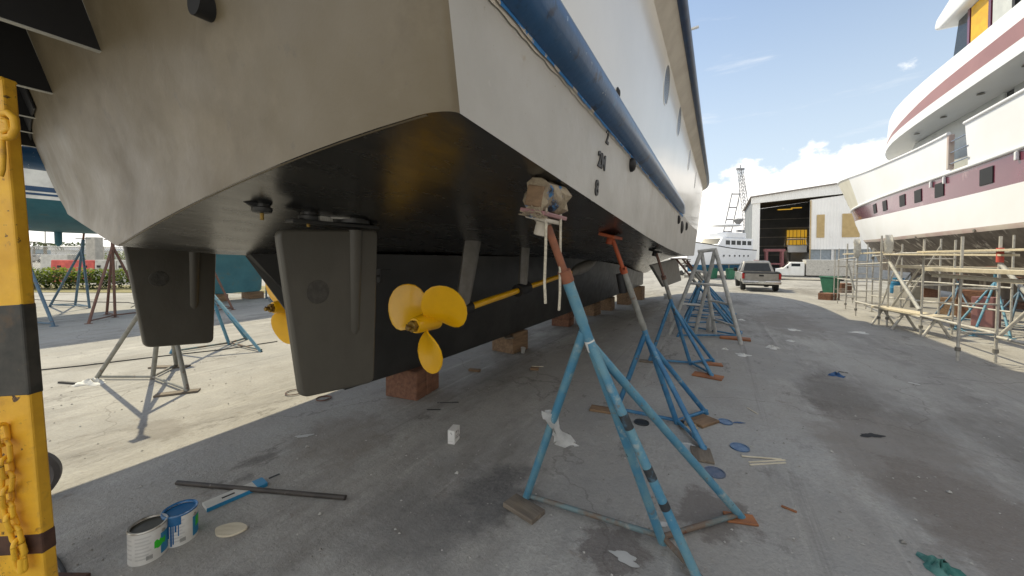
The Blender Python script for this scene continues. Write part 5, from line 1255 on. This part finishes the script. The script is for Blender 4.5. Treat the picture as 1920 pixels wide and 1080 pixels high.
def car(label, px, py, rz, m, L_=4.4, h=1.6):
    p = G(px, py); rt = thing('parked_car', label, 'car', tuple(p), rz, 'cars parked far across the yard')
    xprof(rt, [(-L_/2, .35), (L_/2, .35), (L_/2, .8), (L_/2-.9, .98), (.6*L_/2-.2, h-.05), (-.2*L_, h), (-L_/2+.15, 1.0)], 1.75, 'body', m, .1)
    MB().box((-.05*L_, 0, h*.8), (L_*.5, 1.78, .34)).build('window', 'glass', rt, local=True, bevel=.05)
    for x in (-.31*L_, .31*L_):
        for sg in (-1, 1):
            X = frameX((x, sg*.8, .34), (1, 0, 0), (0, 0, 1)); MB().lathe([(0, -.11), (.34, -.11), (.34, .11), (0, .11)], X, 18).build('wheel', 'rubber', rt, 40, local=True)
car('white car half hidden by the far jack stands, under the yacht bow', 1302, 517, R(-70), 'white')
car('grey car parked far beyond the hedge at left', 66, 492, R(10), 'silver', 4.8, 1.7)
car('dark car behind the grey car at far left edge', 34, 492, R(30), 'steelgrey', 4.4, 1.6)
# green bins
def bin_(label, px, py, s=1.0, rz=0.0):
    p = G(px, py); rt = thing('wheelie_bin', label, 'bin', tuple(p), rz, 'green wheelie bins')
    MB().add([(-.24*s, -.27*s, .06), (.24*s, -.27*s, .06), (.24*s, .22*s, .06), (-.24*s, .22*s, .06), (-.3*s, -.36*s, .98*s), (.3*s, -.36*s, .98*s), (.3*s, .36*s, .98*s), (-.3*s, .36*s, .98*s)], [(0, 1, 2, 3), (4, 5, 6, 7), (0, 1, 5, 4), (1, 2, 6, 5), (2, 3, 7, 6), (3, 0, 4, 7)]).build('tub', 'binGreen', rt, local=True, bevel=.03)
    MB().box((0, -.02, 1.02*s), (.64*s, .8*s, .06)).build('lid', 'binGreen', rt, local=True, bevel=.02)
    for sg in (-1, 1): MB().lathe([(0, -.03), (.1, -.03), (.1, .03), (0, .03)], frameX((sg*.22*s, .28*s, .1), (0, 1, 0), (0, 0, 1)), 14).build('wheel', 'rubber', rt, 40, local=True)
bin_('left green wheelie bin behind the trestle', 1336, 523, 1.15, .2); bin_('right green wheelie bin between trestle and pickup', 1369, 524, 1.15, -.1); bin_('green bin on a timber block in front of the box truck', 1556, 553, .95, .3)
# ------------------------------------------------------------------ the far motor yacht on its cradle, cranes behind
p = P(1352, 500, 44); FY = thing('cabin_cruiser', 'far white cabin cruiser with blue bottom behind the trestle', 'yacht', (p.x, p.y, gz(p.x, p.y)), R(207))
FY.scale = (.9, .9, .9)
fz = [-5, -3, 0, 3, 5, 6.6]; fb_ = [1.7, 1.8, 1.9, 1.6, .9, .05]
fh = lambda s: interp([-5, 0, 6.6], [3.6, 3.75, 4.6], s)
def fband(z0, z1, nm, m, k0, k1):
    mb = MB()
    for sg in (1, -1): mb.grid([[(s, sg*interp(fz, fb_, s)*k, z) for k, z in ((k0, z0(s)), (k1, z1(s)))] for s in [-5+11.6*i/24 for i in range(25)]])
    return mb.build(nm, m, FY, 50, local=True)
fband(lambda s: .9, lambda s: 1.75, 'bottom', 'bluehull', .35, .86); fband(lambda s: 1.75, fh, 'topside', 'yachtwhite', .86, 1.0); fband(fh, lambda s: fh(s)+.12, 'sheer_stripe', 'black', 1.0, 1.0)
MB().grid([[(s, y*interp(fz, fb_, s), fh(s)+.05) for y in (-1, 0, 1)] for s in [-5+11.6*i/24 for i in range(25)]]).build('deck', 'deckwhite', FY, local=True)
mb = MB(); mb.prism([(-4.6, 3.6), (3.2, 3.8), (2.5, 4.5), (1.9, 5.2), (-4.6, 5.2)], -1.45, 1.45); mb.build('cabin', 'yachtwhite', FY, local=True, bevel=.1)
for sg in (1, -1):
    for k in range(5): MB().box((-3.7+k*1.15, sg*1.46, 4.6), (.85, .04, .55)).build('window', 'glass', FY, local=True, bevel=.02)
    for k in range(6): MB().lathe([(.12, 0), (.12, .02), (0, .02)], frameX((-3+k*1.0, sg*interp(fz, fb_, -3+k)*.96, 2.9), (1, 0, 0), (0, 0, -sg)), 14).build('porthole', 'glass', FY, local=True)
mb = MB(); mb.add([(2.62, -1.2, 4.4), (2.62, 1.2, 4.4), (2.0, 1.2, 5.1), (2.0, -1.2, 5.1)], [(0, 1, 2, 3)]); mb.build('windscreen', 'glass', FY, local=True, solid=.03)
mb = MB(); mb.box((-1.3, 0, 5.6), (4.2, 2.5, .75)); mb.build('flybridge', 'yachtwhite', FY, local=True, bevel=.15); 
mb = MB(); mb.lathe([(0, .25), (1.2, .22), (2.0, .1), (2.1, 0), (0, .02)], Matrix.Translation((-1.0, 0, 6.9)) @ Matrix.Diagonal((1.1, .75, 1, 1)), 24); mb.build('bimini_top', 'yachtwhite', FY, 50, local=True)
[MB().tube([(x, y, 5.9), (x, y*.95, 6.95)], .03, 6).build('bimini_pole', 'chrome', FY, local=True) for x in (-2.6, .6) for y in (-1.15, 1.15)]
mb = MB(); mb.lathe([(.45, -.25), (.55, 0), (.45, .25)], Matrix.Translation((5.3, .0, 3.2)) @ Matrix.Rotation(1.2, 4, 'Y'), 16); mb.build('anchor_pocket', 'shedroof', FY, 40, local=True)
CR_ = thing('boat_cradle', 'thin steel cradle frame beneath the cabin cruiser', 'cradle', tuple(FY.location), R(207)); CR_.scale = (.9, .9, .9)
mb = MB()
for x in (-5.5, -2, 1.5, 4.5):
    for y in (-2, 2): MB().tube([(x, y, 0), (x, y, 1.8)], .07, 8).build('upright', 'steelgrey', CR_, 50, local=True)
    MB().box((x, 0, .15), (.2, 4, .2)).build('cross_bar', 'steelgrey', CR_, local=True)
MB().box((-.5, -2, 1.82), (11, .12, .12)).build('top_rail', 'steelgrey', CR_, local=True); MB().box((-.5, 2, 1.82), (11, .12, .12)).build('top_rail', 'steelgrey', CR_, local=True)
def lattice(a, b_, w0, w1, n, r, mb, chords=4):
    d = (b_-a).normalized(); x = d.cross(Vector((0, 1, 0))).normalized(); y = d.cross(x)
    def c(k, f_): w = (w0+(w1-w0)*f_)/2; return a+(b_-a)*f_+x*(w if k in (0, 3) else -w)+y*(w if k in (0, 1) else -w)
    for k in range(4): mb.tube([c(k, 0), c(k, 1)], r, 5)
    for i in range(n):
        for k in range(4):
            f0, f1 = i/n, (i+1)/n; mb.tube([c(k, f0), c((k+1) % 4, f1)], r*.6, 4); mb.tube([c(k, f1), c((k+1) % 4, f1)], r*.6, 4)
c1 = thing('crane_boom', 'tall red lattice crane boom beside the shed', 'crane', tuple(P(1408, 500, 75)))
mb = MB(); lattice(P(1406, 460, 75), P(1388, 318, 75), 1.05, .7, 22, .05, mb); mb.build('boom', 'cranegrey', c1); mb = MB(); lattice(P(1408, 500, 75), P(1405, 408, 75), 1.5, 1.1, 8, .07, mb); mb.build('boom_foot', 'cranered', c1)
MB().box(P(1406, 470, 76), (5, 4, 4.5)).build('machine_house', 'cranered', c1, bevel=.2)
mb = MB(); mb.tube([P(1388, 318, 75), P(1384, 410, 75)], .04, 5); mb.tube([P(1390, 320, 75), P(1412, 420, 77)], .05, 5); mb.build('hoist_rope', 'cranegrey', c1)
MB().lathe([(0, 0), (.5, .6), (1.0, 1.3), (.8, 1.5), (0, 1.5)], Matrix.Translation(P(1384, 424, 75)), 10).build('hook_block', 'cranegrey', c1)
mb = MB(); mb.box(P(1388, 317, 75), (1.5, .4, .4)); mb.tube([P(1388, 317, 75), P(1389, 309, 75)], .1, 6); mb.build('boom_head', 'cranegrey', c1)
c2 = thing('crane_boom', 'shorter grey crane boom with open rungs behind the cabin cruiser', 'crane', tuple(P(1363, 500, 80)))
a, b_ = P(1360, 452, 80), P(1380, 362, 80); d = (b_-a).normalized(); sd = Vector((1, 0, 0))*.85
MB().tube([a-sd, b_-sd], .11, 6).build('boom_rail', 'cranegrey', c2, 40); MB().tube([a+sd, b_+sd], .11, 6).build('boom_rail', 'cranegrey', c2, 40)
mb = MB(); [mb.tube([a-sd+(b_-a)*f_, a+sd+(b_-a)*f_], .14, 6) for f_ in (.2, .45, .7, .98)]; mb.build('rung', 'cranegrey', c2); MB().box(P(1358, 470, 80), (6, 5, 5)).build('machine_house', 'cranegrey', c2, bevel=.2)
mb = MB(); mb.tube([P(1394, 500, 70), P(1394, 434, 70)], .12, 6); mb.box(P(1394, 433, 70), (2.4, .6, .4)); tag(mb.build('light_mast', 'cranegrey', None), 'light mast with a cross arm standing before the red crane', 'mast')
# a slatted yellow barrier by the shed
p = P(1402, 466, 55); mb = MB(); z0 = gz(p.x, p.y)
rt = thing('yellow_guard_rail', 'yellow slatted guard rail at the left corner of the shed', 'rail', (p.x, p.y, z0))
for k in range(4): MB().box((p.x-.6, p.y, z0+.6+k*.65), (2.4, .12, .3)).build('slat', 'signyellow', rt)
for k in (-1, 1): MB().box((p.x-.6+k, p.y+.1, z0+1.4), (.15, .1, 2.8)).build('post', 'steelgrey', rt)
# ------------------------------------------------------------------ left background
p0, p1_ = G(-60, 545), G(420, 542)
def leaves(mb, c, n, sx, sy, sz, size, q, flat=0.0):
    for _ in range(n):
        x, y, z = q.uniform(-1, 1), q.uniform(-1, 1), q.uniform(-1, 1)
        p = Vector((c[0]+x*sx, c[1]+y*sy, c[2]+z*sz)); a = q.uniform(0, 6.28); t = q.uniform(-1.2, 1.2); s_ = size*q.uniform(.6, 1.4)
        u_ = Vector((math.cos(a), math.sin(a)*math.cos(t), math.sin(t)))*s_; v_ = Vector((-math.sin(a), math.cos(a), q.uniform(-.6, .6)))*s_*.5
        mb.add([p-u_*.6, p+v_, p+u_*.8, p-v_], [(0, 1, 2, 3)])
d = (p1_-p0); n_ = 26
hq = random.Random(3)
HG = thing('hedge', 'low clipped green hedge along the edge of the yard at left', 'hedge', tuple((p0+p1_)/2))
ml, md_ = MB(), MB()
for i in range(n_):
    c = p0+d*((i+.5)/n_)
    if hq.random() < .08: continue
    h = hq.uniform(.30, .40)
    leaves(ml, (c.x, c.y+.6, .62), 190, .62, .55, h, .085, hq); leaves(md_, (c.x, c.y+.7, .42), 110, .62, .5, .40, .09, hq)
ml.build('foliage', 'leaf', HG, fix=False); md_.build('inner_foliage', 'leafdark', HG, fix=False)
mb = MB()
for i in range(60):
    c = p0+d*hq.random(); mb.tube([(c.x, c.y+.6+hq.uniform(-.3, .3), 0), (c.x+hq.uniform(-.15, .15), c.y+.6, .6)], .014, 5)
mb.build('stems', 'bark', HG)
a, b_ = G(100, 540), G(182, 540)
def barrier(label, x0, x1, Yd, m, ztop, h):
    a, b_ = P(x0, 500, Yd), P(x1, 500, Yd); c = (a+b_)/2; l = (b_-a).length; rt = thing('road_barrier', label, 'barrier', (c.x, c.y, 0), 0, 'plastic road barriers beyond the hedge')
    prof = [(-.3, 0), (.3, 0), (.3, .25), (.16, .5), (.12, ztop), (-.12, ztop), (-.16, .5), (-.3, .25)]
    X = Matrix.Rotation(math.pi/2, 4, 'Z'); MB().prism(prof, -l/2, l/2, X).build('shell', m, rt, local=True, bevel=.04)
    for f_ in (-.3, .3): MB().box((f_*l, -.13, ztop*.7), (.22, .06, .14)).build('slot', 'black', rt, local=True, bevel=.01)
barrier('red plastic road barrier beyond the hedge', 100, 181, 22, 'barred', 1.3, .8); barrier('pale plastic road barrier joined to the red one', 182, 222, 22, 'barwhite', 1.32, .8); barrier('pale plastic road barrier partly hidden by the port rudder', 223, 262, 22, 'barwhite', 1.32, .8)
barrier('short pale barrier beyond the gap right of the port rudder', 392, 412, 22, 'barwhite', 1.3, .8)
pz = P(112, 478, 30); MB_ = MB().box((pz.x, pz.y, .8), (2.2, .8, 1.7)).build('utility_cabinet', 'barwhite', None, bevel=.05); tag(MB_, 'pale square cabinet standing behind the red barrier', 'cabinet')
# chain link fence
FN = thing('chain_link_fence', 'chain link fence with pale top rail along the far left boundary', 'fence', (-28, 30, 0))
fx0, fx1, fy = P(60, 500, 30).x, P(420, 500, 30).x, 30.0
n_ = 9
for i in range(n_): x = fx0+(fx1-fx0)*i/(n_-1); MB().tube([(x, fy, 0), (x, fy, 2.3)], .04, 8).build('post', 'galv', FN, 50)
MB().tube([(fx0, fy, 2.26), (fx1, fy, 2.26)], .035, 8).build('top_rail', 'pipewhite', FN, 50)
mb = MB(); st_ = .17; x = fx0-2.2
while x < fx1:
    for sg in (1, -1):
        xa, xb = (x, x+2.2) if sg > 0 else (x+2.2, x); mb.beam((xa, fy, .05), (xb, fy, 2.25), .012, .012, (0, 1, 0))
    x += st_
mb.build('wire_mesh', 'mesh', FN, fix=False)
def bush(label, px, py, Yd, rx, rz_, m='leaf', n=500, seed=1, size=.14, name='bush', cat='bush'):
    p = P(px, 500, Yd); q = random.Random(seed); rt = thing(name, label, cat, (p.x, p.y, 0), 0, 'greenery beyond the fence'); mb = MB()
    for k in range(7):
        a = q.uniform(0, 6.28); r = q.uniform(0, .6)
        leaves(mb, (p.x+math.cos(a)*rx*r, p.y+math.sin(a)*rx*r*.6, rz_*q.uniform(.4, .85)), n//7, rx*.45, rx*.4, rz_*.25, size, q)
    mb.build('foliage', m, rt, fix=False); MB().tube([(p.x, p.y, 0), (p.x+.1, p.y, rz_*.6)], [.07, .03], 6).build('trunk', 'bark', rt)
bush('bright green bush behind the fence, left of the port rudder', 178, 480, 33, 2.0, 1.9, seed=4)
bush('bright green bush behind the fence by the port rudder', 232, 480, 33, 1.8, 1.9, seed=6)
bush('bright green bush seen right of the port rudder', 400, 480, 33, 1.8, 2.3, seed=7)
bush('dark round tree far beyond the car park', 300, 470, 90, 9, 5.5, 'leafdark', 900, 9, .5, 'broadleaf_tree', 'tree')
bush('dark low tree line clump behind the blue grey building', 140, 470, 120, 12, 5.2, 'leafdark', 900, 10, .6, 'broadleaf_tree', 'tree')
def palm(label, px, Yd, h, seed):
    p = P(px, 500, Yd); q = random.Random(seed); rt = thing('palm_tree', label, 'palm', (p.x, p.y, 0), 0, 'small palms beyond the fence')
    MB().tube([(p.x, p.y, 0), (p.x+.1, p.y, h*.5), (p.x+.05, p.y, h)], [.2, .15, .13], 8).build('trunk', 'bark', rt, 50); mb = MB()
    for k in range(11):
        a = 6.28*k/11+q.uniform(-.2, .2); l = 1.5*q.uniform(.8, 1.2); pts = []
        for i in range(7): f_ = i/6; pts.append(Vector((p.x+.05+math.cos(a)*l*f_, p.y+math.sin(a)*l*f_, h+.7*f_-1.3*f_*f_)))
        for i in range(6):
            e = (pts[i+1]-pts[i]); s_ = e.cross(Vector((0, 0, 1))).normalized()*.28*(1-i/7)
            mb.add([pts[i], pts[i+1], pts[i+1]+s_-Vector((0, 0, .22))], [(0, 1, 2)]); mb.add([pts[i], pts[i+1], pts[i+1]-s_-Vector((0, 0, .22))], [(0, 1, 2)])
    mb.build('crown', 'palm', rt, fix=False)
palm('small palm tree beside the parked cars at left', 84, 46, 3.0, 2); palm('small palm tree farther left behind the cars', 64, 80, 4.4, 5)
def shedb(name, label, px0, px1, Yd, h, m, rm, cat='building'):
    a, b_ = P(px0, 500, Yd), P(px1, 500, Yd); c = (a+b_)/2; l = b_.x-a.x; rt = thing(name, label, cat, (c.x, c.y, 0))
    MB().box((0, 4, h/2), (l, 8, h)).build('wall', m, rt, local=True); MB().prism([(-l/2-.3, h), (l/2+.3, h), (l/2, h+.5), (-l/2, h+.8)], -.3, 8.3).build('roof', rm, rt, local=True)
    for k in range(3): w_ = MB().box((-l*.35+k*l*.3, -.03, h*.45), (l*.14, .08, h*.35)).build('window', 'glass', rt, local=True); MB().box((-l*.35+k*l*.3, -.1, h*.45), (.12, .06, h*.35)).build('mullion', 'shedtrim', w_, local=True)
shedb('low_building', 'long grey blue low building far beyond the parked cars at left', 10, 165, 105, 3.2, 'bldblue', 'shedtrim'); shedb('low_building', 'pale low building far off behind the fence', 250, 420, 120, 3.0, 'bldwhite', 'bldblue')
shedb('site_trailer', 'white trailer body standing behind the bushes at left', 96, 132, 62, 2.4, 'bldwhite', 'bldwhite', 'trailer')
sg_ = P(188, 456, 31); rt = thing('yellow_sign', 'yellow sign plate on a post behind the fence', 'sign', (sg_.x, sg_.y, 0))
MB().tube([(sg_.x, sg_.y+.05, 0), (sg_.x, sg_.y+.05, 3)], .05, 8).build('post', 'galv', rt, 50); MB().box((sg_.x, sg_.y, 2.55), (.42, .04, .75)).build('plate', 'signyellow', rt, bevel=.01)
cc_ = P(177, 470, 29); tag(MB().box((cc_.x, cc_.y, 1.5), (.75, .6, 3.0)).build('concrete_pillar', 'concrete', None, bevel=.03), 'square pale pillar at the fence behind the brown stand', 'pillar')
for px, lb in ((52, 'thin lamp pole at left of the distant row'), (86, 'thin lamp pole at right of the distant row')):
    p = P(px, 500, 70); rt = thing('lamp_pole', lb, 'lamp post', (p.x, p.y, 0), 0, 'lamp poles far across the yard'); MB().tube([(p.x, p.y, 0), (p.x, p.y, 9)], [.12, .07], 8).build('pole', 'galv', rt, 50); MB().box((p.x+.4, p.y, 9), (1.0, .3, .15)).build('lamp_head', 'steelgrey', rt)
# ------------------------------------------------------------------ the ground: one sheet, falling gently away to the right
def axis(lim, fine):
    v = [0.0]; st_ = fine
    while v[-1] < lim: v.append(v[-1]+st_); st_ *= 1.09
    return sorted(set([-x for x in v]+v))
xs_ = axis(900, .5); ys_ = [y for y in axis(900, .5) if y > -60]
g_ = MB(); g_.grid([[(x, y, gz(x, y)) for x in xs_] for y in ys_])
gm = bpy.data.materials.new('worn asphalt'); gm.use_nodes = True; nt = gm.node_tree; N = nt.nodes; LK = nt.links; b = N['Principled BSDF']
b.inputs['Roughness'].default_value = .85; b.inputs['Specular IOR Level'].default_value = .3
geo = N.new('ShaderNodeNewGeometry'); rot = N.new('ShaderNodeMapping'); rot.inputs['Rotation'].default_value = (0, 0, YAW); LK.new(geo.outputs['Position'], rot.inputs['Vector'])   # now y runs ahead
def nz(scale, det=8, ro=.6, st=(1, 1, 1), off=0.0):
    m_ = N.new('ShaderNodeMapping'); m_.inputs['Scale'].default_value = st; m_.inputs['Location'].default_value = (off, off*.7, 0); LK.new(rot.outputs[0], m_.inputs['Vector'])
    n = N.new('ShaderNodeTexNoise'); n.inputs['Scale'].default_value = scale; n.inputs['Detail'].default_value = det; n.inputs['Roughness'].default_value = ro; LK.new(m_.outputs[0], n.inputs['Vector']); return n.outputs['Fac']
def rg(f_, a, z, o0=0.0, o1=1.0):
    r = N.new('ShaderNodeMapRange'); r.inputs['From Min'].default_value = a; r.inputs['From Max'].default_value = z; r.inputs['To Min'].default_value = o0; r.inputs['To Max'].default_value = o1; LK.new(f_, r.inputs['Value']); return r.outputs[0]
def mx(f_, a, z):
    x = N.new('ShaderNodeMix'); x.data_type = 'RGBA'; LK.new(f_, x.inputs[0])
    for v, i in ((a, 6), (z, 7)):
        if isinstance(v, tuple): x.inputs[i].default_value = (*v, 1)
        else: LK.new(v, x.inputs[i])
    return x.outputs[2]
c = mx(rg(nz(.30, 8, .7), .38, .62), (.272, .268, .255), (.38, .372, .348))
c = mx(rg(nz(1.6, 9, .75, (1, .6, 1), 17), .42, .66), c, (.335, .322, .295))
c = mx(rg(nz(.42, 9, .75, (1, .30, 1), 3), .50, .60, 0, .8), c, (.175, .165, .15))        # long stains along the road
c = mx(rg(nz(1.1, 10, .75, (1, .35, 1), 9), .53, .66, 0, .8), c, (.45, .438, .405))       # pale dusty smears
c = mx(rg(nz(1.7, 10, .8, (1, .5, 1), 21), .57, .64, 0, .75), c, (.12, .11, .10))         # oily patches
c = mx(rg(nz(4.5, 9, .75, (1, 1, 1), 5), .60, .68, 0, .7), c, (.215, .175, .145))
c = mx(rg(nz(.9, 9, .75, (3.2, .10, 1), 31), .57, .66, 0, .7), c, (.47, .455, .42))         # pale drag marks
c = mx(rg(nz(.7, 9, .7, (5.0, .06, 1), 47), .60, .68, 0, .6), c, (.14, .13, .12))           # tyre marks
def stain(px, py, rx, ry, col, seed, hard=.16, amt=.85):
    global c
    p = G(px, py); q = Matrix.Rotation(YAW, 3, 'Z') @ Vector((p.x, p.y, 0))
    m_ = N.new('ShaderNodeMapping'); m_.vector_type = 'POINT'; m_.inputs['Location'].default_value = (-q.x/rx, -q.y/ry, 0); m_.inputs['Scale'].default_value = (1/rx, 1/ry, 0); LK.new(rot.outputs[0], m_.inputs['Vector'])
    ln = N.new('ShaderNodeVectorMath'); ln.operation = 'LENGTH'; LK.new(m_.outputs[0], ln.inputs[0])
    a_ = N.new('ShaderNodeMath'); a_.operation = 'MULTIPLY_ADD'; LK.new(nz(2.2/max(rx, ry)**.5, 9, .75, off=seed), a_.inputs[0]); a_.inputs[1].default_value = 2.6; LK.new(ln.outputs['Value'], a_.inputs[2])
    c = mx(rg(a_.outputs[0], 2.1-hard, 2.1+hard, amt, 0.0), c, col)
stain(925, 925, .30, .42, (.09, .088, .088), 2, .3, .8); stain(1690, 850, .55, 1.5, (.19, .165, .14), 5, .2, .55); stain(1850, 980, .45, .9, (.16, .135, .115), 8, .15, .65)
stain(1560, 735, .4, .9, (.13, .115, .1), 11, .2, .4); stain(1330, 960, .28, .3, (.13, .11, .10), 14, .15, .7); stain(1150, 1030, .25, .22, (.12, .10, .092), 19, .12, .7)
stain(1240, 770, .6, 1.0, (.40, .40, .385), 23, .3, .6); stain(1420, 830, .55, .7, (.42, .42, .40), 27, .3, .55); stain(1640, 690, .8, 2.0, (.42, .41, .38), 31, .3, .5)
stain(640, 820, .5, .5, (.20, .175, .145), 37, .3, .6); stain(1470, 600, .8, 2.5, (.19, .17, .15), 41, .2, .6); stain(300, 805, .35, .2, (.17, .155, .135), 43, .2, .6); stain(760, 980, .5, .35, (.15, .145, .14), 49, .3, .6)
c = mx(rg(nz(38, 4, .7), .42, .72, 0, .55), c, (.245, .238, .222))
sp = mx(rg(nz(70, 2, .5, off=4), .74, .78), c, (.52, .51, .48))
sp = mx(rg(nz(22, 4, .7, off=14), .75, .79, 0, .8), sp, (.55, .54, .5))
sp = mx(rg(nz(55, 3, .6, off=8), .71, .76, 0, .7), sp, (.06, .055, .05))
vo = N.new('ShaderNodeTexVoronoi'); vo.feature = 'DISTANCE_TO_EDGE'; vo.inputs['Scale'].default_value = .32
wv = N.new('ShaderNodeVectorMath'); wv.operation = 'MULTIPLY_ADD'; nn = N.new('ShaderNodeTexNoise'); nn.inputs['Scale'].default_value = 1.5; nn.inputs['Detail'].default_value = 6; LK.new(rot.outputs[0], nn.inputs['Vector'])
LK.new(nn.outputs['Color'], wv.inputs[0]); wv.inputs[1].default_value = (1.2, 1.2, 0); LK.new(rot.outputs[0], wv.inputs[2]); LK.new(wv.outputs[0], vo.inputs['Vector'])
sp = mx(rg(vo.outputs['Distance'], .001, .0035, .35, 0), sp, (.09, .08, .07))                 # hairline cracks
sep = N.new('ShaderNodeSeparateXYZ'); LK.new(rot.outputs[0], sep.inputs[0])
LK.new(sp, b.inputs['Base Color'])
bp = N.new('ShaderNodeBump'); bp.inputs['Distance'].default_value = .006; bp.inputs['Strength'].default_value = .9
ad = N.new('ShaderNodeMath'); ad.operation = 'ADD'; LK.new(nz(60, 5, .7), ad.inputs[0]); LK.new(rg(nz(9, 6, .7, off=2), .3, .7, 0, 1.2), ad.inputs[1]); LK.new(ad.outputs[0], bp.inputs['Height']); LK.new(bp.outputs[0], b.inputs['Normal'])
LK.new(rg(nz(3, 5, .6, off=7), .35, .65, .7, .95), b.inputs['Roughness'])
struct(g_.build('ground', gm, None, 60, fix=False))
v0 = MB().grid([[(x, y, .015+.01*k) for x in (-60, -30, -12, -3)] for k, y in ((0, 15.6), (1, 17.0), (0, 19.5))]); struct(v0.build('grass_verge', 'turf', None))
# ------------------------------------------------------------------ sky, sun, camera
wd = bpy.data.worlds.new('World'); scene.world = wd; wd.use_nodes = True; nt = wd.node_tree; N = nt.nodes; LK = nt.links
SUN = Vector((-.724*W.x+.35*U.x, -.724*W.y+.35*U.y, 1.0)).normalized()
bgN = N['Background']; sky = N.new('ShaderNodeTexSky'); sky.sky_type = 'NISHITA'; sky.sun_disc = False
sky.sun_elevation = math.asin(SUN.z); sky.sun_rotation = math.atan2(SUN.x, SUN.y)
sky.air_density = 1.3; sky.dust_density = .6; sky.ozone_density = 2.0
SKYS = .15
bgN.inputs['Strength'].default_value = SKYS
tc = N.new('ShaderNodeTexCoord'); se = N.new('ShaderNodeSeparateXYZ'); LK.new(tc.outputs['Generated'], se.inputs[0])
def m2(op, a, b_=None):
    n = N.new('ShaderNodeMath'); n.operation = op; n.use_clamp = False
    for i, v in enumerate((a, b_)):
        if v is None: continue
        if isinstance(v, (int, float)): n.inputs[i].default_value = v
        else: LK.new(v, n.inputs[i])
    return n.outputs[0]
def cn(scale, det, st, off, ro=.55):
    mp = N.new('ShaderNodeMapping'); mp.inputs['Scale'].default_value = st; mp.inputs['Location'].default_value = off; LK.new(tc.outputs['Generated'], mp.inputs['Vector'])
    n = N.new('ShaderNodeTexNoise'); n.inputs['Scale'].default_value = scale; n.inputs['Detail'].default_value = det; n.inputs['Roughness'].default_value = ro; LK.new(mp.outputs[0], n.inputs['Vector']); return n.outputs['Fac']
def rr(f_, a, z, o0=0.0, o1=1.0):
    r = N.new('ShaderNodeMapRange'); r.interpolation_type = 'SMOOTHSTEP'; r.inputs['From Min'].default_value = a; r.inputs['From Max'].default_value = z; r.inputs['To Min'].default_value = o0; r.inputs['To Max'].default_value = o1; LK.new(f_, r.inputs['Value']); return r.outputs[0]
z = se.outputs['Z']
cum = m2('ADD', cn(4.2, 10, (1, 1, 1.3), (.62, 2.35, .1), .58), rr(z, .02, .30, .26, -.20))
cum = m2('MULTIPLY', rr(cum, .455, .52), rr(z, -.02, .0))
wis = m2('MULTIPLY', rr(cn(3.0, 8, (1, 1, 7), (3.3, 1.2, 0), .6), .56, .78, 0, .55), rr(z, .12, .3))
haze = rr(z, -.02, .70, .80, .10)
def wmix(f_, a, col):
    x = N.new('ShaderNodeMix'); x.data_type = 'RGBA'; LK.new(f_, x.inputs[0]); LK.new(a, x.inputs[6]); x.inputs[7].default_value = (*col, 1); return x.outputs[2]
cs = wmix(haze, sky.outputs[0], (5.6, 6.3, 6.9))
back_fill = m2('MULTIPLY', rr(se.outputs['Y'], .25, -.45), rr(cn(1.6, 8, (1, 1, 1.4), (7.1, 2.2, 0), .6), .30, .55, .35, .9))  # unseen bright cloud behind the camera, added to fill the shade
cs = wmix(back_fill, cs, (8.6, 8.7, 8.8)); cs = wmix(wis, cs, (7.2, 7.3, 7.4)); cs = wmix(cum, cs, (9.6, 9.3, 8.8))
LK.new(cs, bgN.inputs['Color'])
sl = bpy.data.lights.new('sun', 'SUN'); sl.energy = 5.0; sl.angle = R(.5); sl.color = (1, .88, .62)
so = bpy.data.objects.new('sun', sl); COL.objects.link(so); so.rotation_euler = SUN.to_track_quat('Z', 'Y').to_euler(); so.location = SUN*60
cd_ = bpy.data.cameras.new('camera'); cam = bpy.data.objects.new('camera', cd_); COL.objects.link(cam)
cam.matrix_world = Matrix.Translation(CAM) @ CAMROT
cd_.sensor_width = 36; cd_.lens = 36*F/1920; cd_.shift_y = -(540-CY)/1920; cd_.clip_start = .05; cd_.clip_end = 3000
scene.camera = cam
scene.view_settings.view_transform = 'Standard'; scene.view_settings.look = 'None'; scene.view_settings.exposure = 0
scene.render.resolution_x, scene.render.resolution_y = 1024, 576
scene.cycles.max_bounces = 8; scene.cycles.diffuse_bounces = 4
